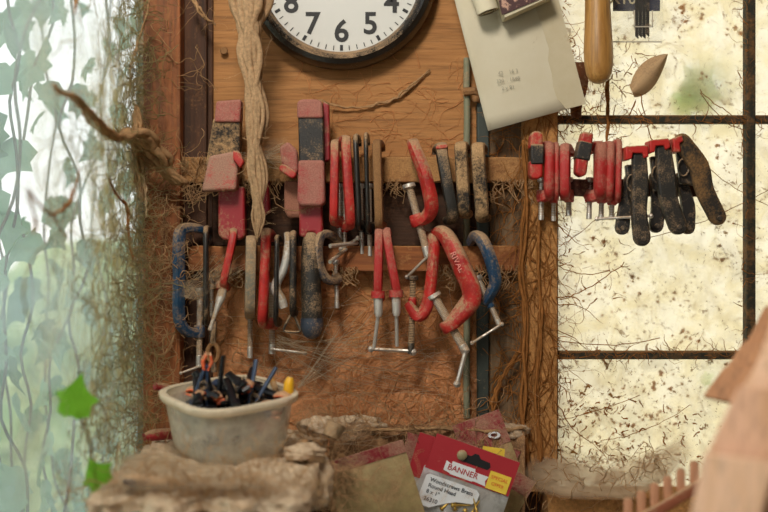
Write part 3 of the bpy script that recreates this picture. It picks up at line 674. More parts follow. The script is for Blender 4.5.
# ------------------------------------------------------------------ BENCH, LEDGE
ZB = P(0, 426).z
def crusty(name, x0, x1, y0, y1, ztop, zlow, m, amp=.004, label='', cat='bench', step=.0035, seed=0, edge_rag=.012, hollow=0):
    """dust-buried slab: top grid from y0 (wall) to -y1 (front), then a ragged front face down to zlow"""
    nx = int((x1-x0)/step); rows = []
    L1 = y1-y0; L2 = ztop-zlow; n1 = max(6, int(L1/step)); n2 = max(6, int(L2/step))
    vs = []
    for j in range(n1+n2+1):
        for i in range(nx+1):
            x = x0+(x1-x0)*i/nx; nn = lambda a, b, s: noise.noise(Vector((a*s+seed, b*s, seed*1.7)))
            fy = y1+edge_rag*nn(x, 0, 25)+edge_rag*.5*nn(x, 3, 70)
            if j <= n1:
                v = j/n1; y = y0+(fy-y0)*v
                z = ztop+amp*nn(x, y, 22)+amp*.7*nn(x, y, 60)+amp*.5*nn(x, y, 150)-.010*max(0, v-.8)**2*25
                vs.append((x, -y, z))
            else:
                v = (j-n1)/n2; z = ztop-.010-L2*v+.004*nn(x, 9, 50)
                dep = .010*nn(x, z, 40)+.005*nn(x, z, 120)+hollow*min(1, v*5)
                vs.append((x, -(fy-dep*min(1, v*4)), z))
    N = n1+n2
    fs = [(j*(nx+1)+i, (j+1)*(nx+1)+i, (j+1)*(nx+1)+i+1, j*(nx+1)+i+1) for j in range(N) for i in range(nx)]
    # ends and back
    m_ = MB(); m_.add(vs, fs)
    for i in (0, nx):
        ring = [j*(nx+1)+i for j in range(N+1)]; b0 = len(m_.v); m_.v += [(vs[i][0], -y0, zlow)]
        m_.f.append(tuple(ring+[b0]) if i else tuple(reversed(ring+[b0])))
    return tag(m_.build(name, m, ang=180), label, cat)
xb0, xb1 = P(118, 0, .3).x, P(322, 0, .2).x
crusty('workbench', xb0, xb1, .052, .420, ZB, ZB-.012, BENCHD, .006, 'dust buried bench top in lower left under the tub', 'bench', seed=3, edge_rag=.03)
m_ = MB(); m_.box((xb0+.03, -.30, .02), (xb1-.03, -.053, ZB-.032)); tag(m_.build('bench_cabinet', BENCHW, bevel=.002), 'shadowed timber body under the dusty bench top', 'cabinet')
bpy.data.objects['bench_cabinet'].location.y = .02
crusty('ledge', xb1+.002, P(524, 0, .06).x, .012, .062, ZB+.004, .95, BENCHW, .004, 'dusty ledge along the wall that the packets hang from', 'ledge', seed=11, edge_rag=.016)

# lumps of dirt and web on the bench and ledge
def lump(px, py, d, r_, sq, m, seed):
    c = P(px, py, d); m_ = MB(); q = MB(); q.ball((0, 0, 0), 1, 56)
    out = []
    for v in q.v:
        v = Vector(v); k = 1+.30*noise.noise(v*1.8+Vector((seed, 0, 0)))+.16*noise.noise(v*5+Vector((seed, 3, 0)))+.06*noise.noise(v*14)+.05*noise.noise(v*30)
        out.append(c+Vector((v.x*r_*sq[0]*k, v.y*r_*sq[1]*k, v.z*r_*sq[2]*k)))
    m_.add(out, q.f); return m_
LUMPS = [(318, 426, .16, .015, (1.6, 1, .8), 'mound of dust and web right of the tub'), (303, 452, .26, .016, (1.5, 1, .6), 'lumpy dirt clump at the bench corner'),
         (356, 424, .05, .018, (2.2, .9, .6), 'low dust mound on the ledge near the loose flat packet'), (505, 432, .05, .020, (1.5, .8, .6), 'tan dust clump on the ledge right of packets'),
         (318, 480, .24, .022, (.8, .8, 1.5), 'hanging dirt clump below the bench corner'), (424, 478, .06, .016, (1, .6, 1.6), 'crumbling dirt clump behind the packets')]
for i, (x, y, d, r_, sq, lb) in enumerate(LUMPS):
    tag(lump(x, y, d, r_, sq, BENCHD if i % 2 == 0 else BENCHW, i*3.3).build('dust_mound', BENCHD, ang=180), lb, 'dust')
r = root('metal_cup', 'small tarnished metal cup tipped in the dust right of tub', 'cup', P(330, 430, .15))
Mc = Matrix.Translation(P(330, 438, .22)) @ Matrix.Rotation(math.radians(25), 4, 'Y') @ Matrix.Rotation(math.radians(-15), 4, 'X')
m_ = MB(); m_.lathe([(.007, 0), (.010, .001), (.0125, .018), (.0135, .0185), (.0125, .0195), (.0115, .018), (.0085, .003), (.001, .002)], Mc, 24); m_.build('bowl', mat('tarnished_cup', (150, 132, 104), .35, metal=.6, dust=.4), r)

# black tool on the bench, red handles
r = root('file_tool', 'dark blue black tool lying on the bench in web, left front', 'tool', P(148, 484, .40))
m_ = MB(); pts = smooth([P(124, 480, .40), P(136, 481, .40), P(150, 482, .40), P(164, 483, .40), P(176, 484, .40)], 5)
m_.tube(pts, [px2m(v, .3) for v in lerp_list([4.5, 7, 6.5, 6, 5, 3], len(pts))], 14); m_.build('grip', mat('blue_black_grip', (22, 36, 50), .5, dust=.4), r)
m_ = MB(); m_.tube([P(175, 484, .40), P(192, 486, .40)], px2m(2.6, .3), 8); m_.build('shank', STEELD, r)
r = root('red_handle', 'pink red tool handle poking out left behind the tub rim', 'handle', P(150, 436, .10))
m_ = MB(); m_.tube(smooth([P(144, 437, .16), P(154, 435, .15), P(166, 434, .13), P(180, 434, .10)], 4), [px2m(v, .15) for v in lerp_list([4, 6, 6, 5], 13)], 12); m_.build('grip', MAROON, r)
r = root('red_handle', 'upper pink tool handle between corner post and tub rim', 'handle', P(162, 392, .10))
m_ = MB(); m_.tube(smooth([P(155, 386, .14), P(164, 388, .13), P(176, 392, .11), P(190, 396, .09)], 4), [px2m(v, .12) for v in lerp_list([3.5, 4.5, 5, 4], 13)], 12); m_.build('grip', MAROON, r)

# ------------------------------------------------------------------ TUB
tc = P(229, 452, .225); zb = ZB+.007
TM = Matrix.Translation(Vector((tc.x, -.220, zb))) @ Matrix.Rotation(math.radians(7.5), 4, 'X') @ Matrix.Rotation(math.radians(38), 4, 'Z')
TUBM = veil('cloudy_plastic', (244, 238, 220), (.22, .50), .35, scale=40, gloss=.05, lo=.3, hi=.6)
RIMM = veil('cloudy_rim', (236, 222, 196), (.80, .98), .3, scale=60, gloss=.05)
def sq_ring(a, z, n=64, e=3.6):
    out = []
    for k in range(n):
        t = 2*PI*k/n; c, s_ = math.cos(t), math.sin(t); q = (abs(c)**e+abs(s_)**e)**(-1/e); out.append(TM @ Vector((a*q*c, a*q*s_, z)))
    return out
def rings(prof, caps=True):
    m_ = MB(); vs = []; n = 64
    for a, z in prof: vs += sq_ring(a, z)
    fs = [(i*n+k, i*n+(k+1) % n, (i+1)*n+(k+1) % n, (i+1)*n+k) for i in range(len(prof)-1) for k in range(n)]
    if caps: fs += [tuple(range(n-1, -1, -1)), tuple((len(prof)-1)*n+k for k in range(n))]
    m_.add(vs, fs); return m_
a0, a1, hT = .056, .0685, .070
r = root('plastic_tub', 'cloudy square plastic food tub full of small clamps on bench', 'tub', Vector((tc.x, -.22, zb)))
rings([(a0*.93, .0), (a0, .004), (a0+.003, .012), (a1-.003, hT-.012), (a1-.002, hT), (a1-.0035, hT), (a1-.0045, hT-.012), (a0+.0015, .013), (a0-.001, .006), (a0*.9, .0025)]).build('body', TUBM, r, ang=60)
rings([(a1-.004, hT-.008), (a1+.0015, hT-.008), (a1+.0035, hT-.004), (a1+.0035, hT+.0005), (a1+.001, hT+.002), (a1-.004, hT+.001)], False).build('rim', RIMM, r, ang=60)
# contents: small black clamps with orange tips
ORG = mat('orange_tip', (236, 96, 50), .5, dust=.3)
BLC = [mat('black_clip_plastic', (14, 17, 22), .35), mat('slate_blue_plastic', (44, 62, 88), .5)]
def small_clamp(M, m, label, group=None, mt=ORG):
    r = root('small_spring_clamp', label, 'clamp', M.to_translation(), group)
    for sgn in (-1, 1):
        m_ = MB(); pts = [M @ Vector((sgn*(.001+.0085*u**1.2 if u < .7 else .001+.0085*u**1.2), 0, .026-.052*u)) for u in [i/8 for i in range(9)]]
        m_.sweep(pts, (M.to_3x3() @ Vector((0, 1, 0))).normalized(), [.0095]*9, lerp_list([.004, .0035, .005, .0045], 9)); m_.build('handle', m, r, ang=50)
        m_ = MB(); q = [M @ Vector((sgn*.0015, 0, .022)), M @ Vector((sgn*.004, 0, .030)), M @ Vector((sgn*.0015, 0, .036))]
        m_.sweep(q, (M.to_3x3() @ Vector((0, 1, 0))).normalized(), [.0105]*3, [.004, .0045, .003]); m_.build('jaw', mt, r, ang=50)
    m_ = MB(); pts = [M @ Vector((math.cos(a)*.0038, -.006+.012*a/(8*PI), .008+math.sin(a)*.0038)) for a in [i/40*8*PI for i in range(41)]]
    m_.tube(pts, .0007, 5); m_.build('spring', STEELD, r)
    return r
def TT(x, y, z, rx, ry, rz): return TM @ Matrix.Translation((x, y, z)) @ Matrix.Rotation(-math.radians(38), 4, 'Z') @ Matrix.Rotation(math.radians(rz), 4, 'Z') @ Matrix.Rotation(math.radians(ry), 4, 'Y') @ Matrix.Rotation(math.radians(rx), 4, 'X')
RT = random.Random(5)
def inw(x, y): c, s_ = math.cos(-math.radians(38)), math.sin(-math.radians(38)); return x*c-y*s_, x*s_+y*c
for k in range(60):
    x, y = RT.uniform(-.058, .058), RT.uniform(-.045, .045); lx, ly = inw(x, y)
    m0_ = max(abs(lx), abs(ly))
    if m0_ > .022: lx *= .022/m0_; ly *= .022/m0_
    small_clamp(TT(lx, ly, RT.uniform(.020, .070), RT.uniform(60, 120), RT.uniform(50, 125), RT.uniform(0, 360)), BLC[k % 6 == 3], 'small black clamp buried in the pile inside the plastic tub', 'small clamps piled in the tub', ORG if k % 3 == 0 else BLC[0])
for x, y, z, rx, ry, rz, ci, lb in [(-.030, -.012, .074, 10, 10, 15, 1, 'slate blue small clamp standing upright at left in the tub'), (-.014, -.014, .082, 175, -4, -10, 0, 'tall black small clamp standing in the middle of the tub'),
      (.012, 0, .080, 70, 58, 0, 0, 'black small clamp lying highest across the tub'), (.034, -.008, .074, 150, 25, 10, 1, 'blue black small clamp leaning at right in the tub'),
      (-.034, -.012, .070, 80, 80, 0, 0, 'black small clamp lying along the left front rim of tub'), (.006, -.020, .070, 85, 86, 10, 0, 'black small clamp lying along the front rim of tub'),
      (.022, .012, .080, 75, -60, 20, 0, 'black small clamp crossing behind the highest one in tub'), (-.026, .010, .072, 95, 60, 30, 0, 'black small clamp at the left back of the tub'), (.034, .004, .070, 95, 70, 60, 0, 'black small clamp below the yellow handle in the tub')]:
    lx, ly = inw(x, y); small_clamp(TT(lx, ly, z, rx, ry, rz) @ Matrix.Scale(1.35, 4), BLC[ci], lb, None, BLC[0] if 'lying' in lb or 'leaning' in lb else ORG)
r = root('yellow_handle_tool', 'bright yellow tool handle sticking out at the right of tub', 'tool', P(290, 386, .22))
m_ = MB(); pts = smooth([P(286, 402, .235), P(288, 394, .235), P(289, 384, .235), P(290.5, 377, .235)], 5); m_.tube(pts, [px2m(v, .235) for v in lerp_list([3.6, 5, 5.4, 5, 3], len(pts))], 16)
m_.build('grip', mat('yellow_plastic', (226, 170, 24), .4, dust=.1), r)
m_ = MB(); m_.tube([P(286, 402, .235), P(281, 425, .232)], px2m(1.8, .23), 8); m_.build('shank', STEELD, r)
r = root('yellow_handle_tool', 'second ochre tool stem just left of the yellow handle', 'tool', P(275, 380, .22))
m_ = MB(); m_.tube([P(270, 372, .19), P(273, 382, .19), P(279, 398, .20)], [px2m(1.6, .2), px2m(3, .2), px2m(3, .2)], 10); m_.build('grip', mat('ochre_plastic', (170, 116, 30), .5, dust=.3), r)

# ------------------------------------------------------------------ PACKETS
CARD = mat('crimson_card', (168, 28, 42), .55, dust=.08, dustc=lin((210, 150, 130)), dscale=500)
CARDD = mat('crimson_card_dusty', (140, 30, 42), .7, dust=.5, dustc=lin((186, 140, 116)), dscale=300)
LABW = mat('white_label', (226, 228, 230), .6)
YEL = mat('yellow_sticker', (238, 206, 70), .6)
BRASS = mat('brass_screw', (222, 186, 96), .3, metal=.8)
BAGC = veil('clear_bag', (220, 222, 220), (.35, .75), .45, scale=36, gloss=.10, lo=.35, hi=.6)
BAGD = mat('yellowed_bag', (176, 156, 108), .5, var=((140, 120, 78), 40, .4, .7), dust=.35, dustc=lin((186, 150, 108)), bump=.4)
def packet(label, px, py, ang, d, wpx, hpx, bagpx, card, bag, tilt=0, slot=True, stick=None, name='screw_packet', lab=False, ov=0):
    """origin = header's top-left corner; local u right, v down in px"""
    r = root(name, label, 'packet', P(px, py, d)); u = px2m(1, d)
    o_ = P(px, py, d); M = Matrix.Translation(o_) @ Matrix.Rotation(math.radians(ang), 4, 'Y') @ Matrix.Rotation(math.radians(tilt), 4, 'X')
    def pp(out, y0, th, n, m, par, bv=0):
        m_ = MB(); o2 = [(a*u, -b*u) for a, b in out]
        ar = sum(o2[i][0]*o2[(i+1) % len(o2)][1]-o2[(i+1) % len(o2)][0]*o2[i][1] for i in range(len(o2)))
        m_.poly(o2 if ar > 0 else o2[::-1], y0, y0+th, M); return m_.build(n, m, par, bevel=bv)
    w, h = wpx, hpx; cx, cy = w*.52, h*.40
    sl = [(cx-16, cy-4), (cx-6, cy-4.5), (cx-3, cy-8), (cx+1, cy-8), (cx+4, cy-4.5), (cx+14, cy-4), (cx+16, cy), (cx+14, cy+3.5), (cx-14, cy+3.5), (cx-17, cy)]
    hd = pp([(0, 0), (w, 0), (w, h), (0, h)], -.0022, .0024, 'header', card, r)
    if slot: pp(sl, -.0026, .0004, 'hang_slot', INK, hd)
    m_ = MB(); n = 14
    for side in (-1, 1):
        vs = []
        for j in range(n+1):
            for i in range(n+1):
                a, b = i/n, j/n; bulge = 0 if side > 0 else (.0090*math.sin(PI*a)**.7*math.sin(PI*min(1, b*1.1))**.8+.0012*noise.noise(Vector((a*7, b*7, px))))
                vs.append(M @ Vector(((-ov+a*(w+2*ov))*u, -bulge+(.0004 if side > 0 else -.0004), -(h-2+b*bagpx)*u)))
        m_.add(vs, [(j*(n+1)+i, (j+1)*(n+1)+i, (j+1)*(n+1)+i+1, j*(n+1)+i+1) for j in range(n) for i in range(n)])
    m_.build('bag', bag, r, ang=180)
    return r, M, u, pp, hd
# ones behind first
packet('small crimson headed packet behind the front one, its corner upright', 408, 432, 14, .074, 30, 30, 50, CARDD, BAGD, slot=False)
packet('crimson packet whose dusty corner peaks above the front packet', 452, 426, -20, .070, 50, 34, 50, CARDD, BAGD, slot=False)
packet('packet with white ringed hang hole at right behind front packet', 486, 432, 30, .066, 40, 34, 60, CARDD, BAGD, slot=False)
packet('dull tan packet hanging behind at the right of the front packet', 484, 452, 30, .072, 60, 18, 52, CARDD, BAGD, slot=False)
packet('crimson headed packet standing just left behind the front packet', 420, 432, 17, .092, 44, 44, 80, CARD, BAGC, slot=False)
packet('dusty flat packet with crimson strip leaning alone left of others', 322, 464, -17, .15, 84, 13, 80, CARDD, BAGD, slot=False, tilt=6)
r, M, u, pp, hd = packet('front screw packet with crimson header, white label and yellow sticker', 437, 433, 19.5, .115, 88, 36, 90, CARD, BAGC, ov=1)
# printed ribbon on header
rb = pp([(18, 22), (24, 24), (24, 21), (48, 21), (49, 24), (63, 24), (61, 29), (63, 34), (50, 33), (48, 34), (26, 34), (24, 33), (18, 32)], -.0027, .0004, 'printed_ribbon', LABW, hd)
def lay(x, y, dy): return M @ Matrix.Translation((x*u, dy, -y*u)) @ STAND
text_mesh('lettering', 'BANNER', 8.2*u, CARD, lay(37, 27.6, -.0030), rb, bold=.00012, depth=.0001)
st = pp([(63, 17), (85, 17), (85, 35), (63, 35)], -.0032, .0006, 'price_sticker', YEL, hd)
text_mesh('lettering', 'SPECIAL', 5.0*u, mat('orange_ink', (226, 120, 50), .6), lay(74, 22.5, -.0036), st, bold=.00005, depth=.0001)
text_mesh('lettering', 'OFFER', 4.6*u, MATS['orange_ink'], lay(74, 29, -.0036), st, bold=.00005, depth=.0001)
lb = pp([(6, 39), (55, 39), (59, 42), (59, 50), (55, 54), (40, 57), (30, 62), (16, 71), (8, 71), (2, 68), (3, 41)], -.0118, .0005, 'white_label', LABW, r)
for k, tx in enumerate(('Woodscrews Brass', 'Round Head', '8 x 1"', '26310')):
    text_mesh('lettering', tx, 5.7*u, mat('grey_ink', (60, 62, 72), .6), lay(8, 44+k*6.0+(1.5 if k == 3 else 0), -.0124), lb, bold=.0001, depth=.00005, align='LEFT')
# nail and spare sticker, ringed hole
r2 = root('nail', 'round dusty nail head holding the front packet', 'nail', P(462, 455, .12))
m_ = MB(); m_.tube([P(462, 455, .121), P(463, 455, .06)], px2m(1.6, .1), 8); m_.build('shank', BROWND, r2)
m_ = MB(); m_.lathe([(px2m(5, .12), 0), (px2m(5.2, .12), .001), (px2m(3.6, .12), .003), (px2m(1, .12), .0036)], Matrix.Translation(P(462, 455, .120)) @ Matrix.Rotation(PI/2, 4, 'X'), 16); m_.build('head', mat('tan_nail', (150, 140, 105), .5, dust=.3), r2)
m_ = MB(); slab(m_, [(483, 446), (505, 449), (504, 460), (482, 456)], .105, .0006); tag(m_.build('price_sticker', YEL), 'second yellow sticker showing above the front packet header', 'sticker')
m_ = MB(); m_.lathe([(px2m(3.2), 0), (px2m(6), 0), (px2m(6), .001), (px2m(3.2), .001)], Matrix.Translation(P(494, 435, .075)) @ Matrix.Rotation(PI/2, 4, 'X') @ Matrix.Diagonal((1, .55, 1, 1)), 20, closed=True); tag(m_.build('eyelet', LABW), 'white ringed hole at the top right of packets', 'eyelet')
def screw_mesh(M):
    m_ = MB(); m_.lathe([(.0003, 0), (.0022, .0004), (.0034, .0018), (.0036, .0026), (.0017, .0030), (.0016, .010)]+[((.0016 if i % 2 else .0011)*(1-.02*i), .011+.0007*i) for i in range(20)]+[(.0001, .027)], M, 10); return m_
RS = random.Random(9)
spots = [(28, 82, 30), (36, 74, 70), (42, 78, -20), (50, 72, 150), (47, 84, 95), (57, 80, 12), (66, 76, -35), (70, 74, 160), (74, 82, 100), (60, 88, 60), (38, 90, 10)]
for k, (a, b, c_) in enumerate(spots):
    Ms = M @ Matrix.Translation((a*u, -.0095-.0012*(k % 2), -(b-12)*u)) @ Matrix.Rotation(math.radians(c_), 4, 'Y') @ Matrix.Rotation(math.radians(RS.uniform(-10, 10)), 4, 'X')
    tag(screw_mesh(Ms).build('brass_screw', BRASS), 'small brass screw inside the clear front packet', 'screw', 'brass screws in the front packet')

# ------------------------------------------------------------------ FOREGROUND RIGHT: shingled roof model and picket rail
SH = [mat('pale_shingle_wood', (228, 188, 158), .7, wood=((212, 168, 130), 'z', 1.0), bump=.1), mat('tan_shingle_wood', (214, 168, 138), .7, wood=((196, 150, 112), 'z', 1.0), bump=.1)]
r = root('shingled_roof_model', 'blurred pale wooden shingled roof model in lower right foreground', 'model roof', P(735, 430, .6))
def strake(name, quad, d0, d1, th, m):
    """board whose left edge is seen at depth d0 and right edge at d1"""
    (x0, y0), (x1, y1), (x2, y2), (x3, y3) = quad
    A, B, C_, D_ = P(x0, y0, d0), P(x1, y1, d1), P(x2, y2, d1), P(x3, y3, d0); n_ = (B-A).cross(D_-A).normalized()
    m_ = MB(); vs = [A, B, C_, D_]+[v+n_*th for v in (A, B, C_, D_)]
    m_.add(vs, [(0, 3, 2, 1), (4, 5, 6, 7), (0, 1, 5, 4), (1, 2, 6, 5), (2, 3, 7, 6), (3, 0, 4, 7)]); return m_.build(name, m, r, bevel=.002)
strake('roof_deck', [(772, 318), (980, 300), (980, 640), (684, 560)], .60, .72, .010, SH[0])
rows = [([(775, 330), (830, 318), (800, 440), (716, 432)], 0), ([(738, 386), (806, 392), (776, 480), (698, 470)], 1), ([(704, 452), (776, 462), (750, 560), (684, 540)], 0),
        ([(800, 330), (900, 320), (860, 450), (776, 440)], 1), ([(778, 392), (850, 400), (820, 500), (748, 486)], 0), ([(756, 462), (830, 470), (810, 570), (730, 556)], 1)]
for i, (q, c_) in enumerate(rows): strake('shingle', q, .625+.012*(i % 3), .655+.012*(i % 3), .008, SH[c_])
for i, q in enumerate([[(764, 306), (800, 300), (790, 350), (744, 346)], [(744, 340), (790, 340), (780, 384), (722, 372)], [(724, 366), (780, 366), (760, 410), (702, 396)]]):
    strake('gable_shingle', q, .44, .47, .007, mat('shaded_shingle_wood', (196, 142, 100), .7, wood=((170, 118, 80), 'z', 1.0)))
r = root('picket_rail', 'small reddish wooden picket rail at bottom beside the roof model', 'rail', P(665, 495, .36))
m_ = MB(); m_.sweep([P(620, 530, .36), P(665, 506, .36), P(705, 482, .36)], Vector((0, 1, 0)), [.008]*3, [px2m(11, .36)]*3, e=6); m_.build('bottom_rail', mat('red_brown_rail', (150, 84, 58), .6, dust=.2), r, bevel=.001)
for k in range(6):
    x = 628+13.2*k; y = 520-7.4*k; m_ = MB(); m_.sweep([P(x, y-22, .355), P(x, y-19, .355), P(x, y, .355)], Vector((0, 1, 0)), [.006, .008, .008], [px2m(6, .36), px2m(8.5, .36), px2m(8.5, .36)], e=4); m_.build('picket', mat('picket_wood', (196, 140, 106), .6, dust=.15), r)

# ------------------------------------------------------------------ IVY
def leaf_mb(mb, c, size, yaw, tilt, roll, seed=0):
    out = [(0, -.55), (.20, -.62), (.52, -.45), (.50, -.12), (.72, .10), (.42, .22), (.22, .40), (0, .85), (-.22, .40), (-.42, .22), (-.72, .10), (-.50, -.12), (-.52, -.45), (-.20, -.62)]
    M = Matrix.Translation(c) @ Matrix.Rotation(yaw, 4, 'Z') @ Matrix.Rotation(tilt, 4, 'X') @ Matrix.Rotation(roll, 4, 'Y')
    vs = [M @ Vector((0, 0, 0))]+[M @ Vector((x*size, (-abs(x)*.35+.12*math.sin(y*4+seed))*size, y*size)) for x, y in out]
    n = len(out); mb.add(vs, [(0, 1+i, 1+(i+1) % n) for i in range(n)])
def leafmat(name, c, tr=.5): 
    m = fibre(name, c, tr, .75, 30); return m
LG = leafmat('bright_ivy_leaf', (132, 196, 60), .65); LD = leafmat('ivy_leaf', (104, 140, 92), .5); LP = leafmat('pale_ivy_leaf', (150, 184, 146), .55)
STEM = fibre('ivy_stem', (110, 84, 54), .1)
RI = random.Random(21)
def vine(label, leafm, n, fx, yr, zr, size, stems):
    r = root('ivy_vine', label, 'ivy', (fx, -.3, 1.2)); f = MB(); s_ = MB()
    for k in range(stems):
        y = -RI.uniform(*yr); z = zr[0]-.05; pts = []; x = fx+RI.uniform(-.05, .05)
        while z < zr[1]: pts.append((x, y, z)); y += RI.uniform(-.05, .05); x += RI.uniform(-.02, .02); z += .07
        s_.tube(smooth(pts, 3), .0022, 5)
        for p in pts:
            for _ in range(n):
                c = Vector(p)+Vector((RI.uniform(-.05, .05), RI.uniform(-.07, .07), RI.uniform(-.05, .05)))
                if c.x > XL-.02: c.x = XL-.03
                leaf_mb(f, c, RI.uniform(*size), PI/2+RI.uniform(-.9, .9), RI.uniform(-.6, .6), PI+RI.uniform(-.7, .7), k)
    s_.build('stems', STEM, r); f.build('foliage', leafm, r, ang=20); return r
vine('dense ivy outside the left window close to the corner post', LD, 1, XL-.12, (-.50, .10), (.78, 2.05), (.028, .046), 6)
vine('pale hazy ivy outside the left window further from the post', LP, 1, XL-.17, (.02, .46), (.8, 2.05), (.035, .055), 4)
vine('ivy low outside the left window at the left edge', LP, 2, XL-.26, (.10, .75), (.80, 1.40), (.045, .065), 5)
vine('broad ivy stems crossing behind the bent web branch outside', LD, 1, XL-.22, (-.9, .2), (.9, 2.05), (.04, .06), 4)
r = root('ivy_sprig', 'sprig with two bright green ivy leaves inside the left window', 'ivy', P(85, 430, .14))
m_ = MB(); leaf_mb(m_, P(75, 398, .40), px2m(32, .40), .5, .1, .25); m_.build('leaf', LG, r, ang=20)
m_ = MB(); leaf_mb(m_, P(95, 474, .40), px2m(26, .40), .9, .2, -.5); m_.build('leaf', LG, r, ang=20)
m_ = MB(); m_.tube(smooth([P(76, 412, .40), P(84, 425, .40), P(90, 445, .40), P(94, 470, .40), P(98, 530, .40)], 4), .0012, 5); m_.build('stem', STEM, r)
for (x, y, sz, dp, m_l, lb) in [(698, 86, 40, -.024, LP, 'pale blue ivy leaf pressed outside the upper right pane'), (682, 102, 24, -.020, LG, 'green ivy leaf behind the upper right pane'), (706, 378, 12, -.016, LG, 'small green leaf behind the lower right pane')]:
    m_ = MB(); leaf_mb(m_, P(x, y, dp), px2m(sz), .2, .05, .6 if sz > 30 else 1.2); tag(m_.build('ivy_leaf', m_l, ang=20), lb, 'leaf')
m_ = MB(); vs = []
for i in range(13):
    for j in range(7):
        u_, v_ = i/12, j/6; w_ = 25*math.sin(PI*min(1, .1+u_*.9))**.8*(1-.3*u_)
        vs.append(P(632+36*u_+(v_-.5)*w_*.5, 92-38*u_+(v_-.5)*w_*1.1, .014+.012*math.sin(PI*v_)))
m_.add(vs, [(i*7+j, i*7+j+1, (i+1)*7+j+1, (i+1)*7+j) for i in range(12) for j in range(6)])
tag(m_.build('dry_leaf', mat('dry_leaf_brown', (190, 158, 118), .8, dust=.3), ang=180), 'curled dry brown leaf stuck on the upper right pane', 'leaf')
m_ = MB(); vs = []
for i in range(11):
    for j in range(7):
        u_, v_ = i/10, j/6; vs.append(P(574+4*math.sin(5*u_)+(v_-.5)*(20-10*u_)+16*u_*.4, 62+56*u_, .04+.014*math.sin(PI*v_+u_*3)))
m_.add(vs, [(i*7+j, i*7+j+1, (i+1)*7+j+1, (i+1)*7+j) for i in range(10) for j in range(6)])
tag(m_.build('dry_leaf', mat('dark_dry_leaf', (112, 62, 30), .8, dust=.3), ang=180), 'dark curled dry leaf below the wooden tool handle', 'leaf')

m_ = MB()
for k in range(34):
    c = Vector((RI.uniform(-3.4, -.95), RI.uniform(2.6, 3.6), RI.uniform(0, 1.2))); q = MB(); q.ball((0, 0, 0), 1, 24); rr_ = RI.uniform(.22, .36)
    m_.add([c+Vector(v)*rr_*(1+.35*noise.noise(Vector(v)*3+c)+.2*noise.noise(Vector(v)*9+c)) for v in q.v], q.f)
r = root('hedge', 'pale blurred green hedge far outside the left window', 'hedge', (-2, 3, 0)); m_.build('foliage', mat('hedge_leaves', (198, 208, 150), .9, var=((140, 166, 96), 9, .4, .6), bump=1), r)
# ------------------------------------------------------------------ WEBS
RW = random.Random(33)
def crawl(mb, n, box, dfun, step=(3, 6), ln=(5, 16), rad=(.0004, .0011), wander=.9, bias=None, sides=4, dj=.001):
    for _ in range(n):
        x, y = RW.uniform(box[0], box[1]), RW.uniform(box[2], box[3]); a = RW.uniform(0, 2*PI) if bias is None else bias+RW.gauss(0, .35)
        r0 = RW.uniform(*rad); L = RW.randint(*ln); pts = []; rs = []; off = 0
        for k in range(L):
            pts.append(P(x, y, dfun(x, y)+off)); rs.append(r0*(1-.75*k/L)*RW.uniform(.7, 1.3))
            off = max(0, off+RW.uniform(-dj, dj)); a += RW.gauss(0, wander*.4); s_ = RW.uniform(*step); x += math.cos(a)*s_; y += math.sin(a)*s_
        if len(pts) > 2: mb.tube(pts, rs, sides, caps=False)
def tangle(mb, n, cen, spread, ln=(8, 20), st=.006, rad=.00035, sides=3):
    for _ in range(n):
        p = Vector([cen[i]+RW.gauss(0, spread[i]) for i in range(3)]); p.x = max(p.x, XL+.004); v = Vector((RW.gauss(0, 1), RW.gauss(0, .6), RW.gauss(0, 1))).normalized(); pts = []
        for k in range(RW.randint(*ln)):
            pts.append(p.copy()); v = (v+Vector((RW.gauss(0, .45), RW.gauss(0, .45), RW.gauss(0, .45)))).normalized(); p = p+v*st
            p = Vector((max(p.x, XL+.003), min(p.y, -.006), p.z))
        mb.tube(pts, [rad*RW.uniform(.5, 1.5)]*len(pts), sides, caps=False)
def sagline(a, b, sag, n=10, j=.0):
    return [a+(b-a)*(i/n)+Vector((RW.gauss(0, j), RW.gauss(0, j), RW.gauss(0, j)-sag*4*(i/n)*(1-i/n))) for i in range(n+1)]
def rope(mb, path, widths, n=6, thick=.40, wob=3.0, freq=.035):
    """bundle of wandering cords along a pixel path"""
    pts = smooth([(x, y, max(d, DL(x))) for x, y, d in path], 8); N = len(pts); W = lerp_list(widths, N)
    for s_ in range(n):
        ph = RW.uniform(0, 2*PI); f = RW.uniform(.6, 1.6)*freq; q = []; rr = []
        for i, p in enumerate(pts):
            w_ = W[i]; a = ph+i*f*2; o = math.sin(a)*w_*.27+noise.noise(Vector((i*(.09 if n > 12 else .22), s_*5, 1)))*w_*.55
            q.append(P(p.x+o, p.y+noise.noise(Vector((i*.4, s_, 7)))*wob, p.z+math.cos(a)*px2m(w_)*.3)); rr.append(px2m(w_)*thick*.5*(1+(.6 if n > 12 else .9)*noise.noise(Vector((i*.3, s_*3, 4)))))
        mb.tube(q, rr, 7)
def fuzz(mb, path, widths, n, rad=.0002, ln=8):
    pts = smooth([(x, y, max(d, DL(x))) for x, y, d in path], 8); N = len(pts); W = lerp_list(widths, N)
    for _ in range(n):
        i = RW.randrange(N); p = pts[i]; c = P(p.x+RW.uniform(-.5, .5)*W[i], p.y, p.z+RW.uniform(-.005, .008)); v = Vector((RW.gauss(0, .6), RW.gauss(0, .4), RW.gauss(0, 1))).normalized(); q = []
        for k in range(ln): q.append(c.copy()); v = (v+Vector((RW.gauss(0, .3), RW.gauss(0, .3), RW.gauss(0, .3)))).normalized(); c += v*.0035
        mb.tube(q, rad, 3, caps=False)
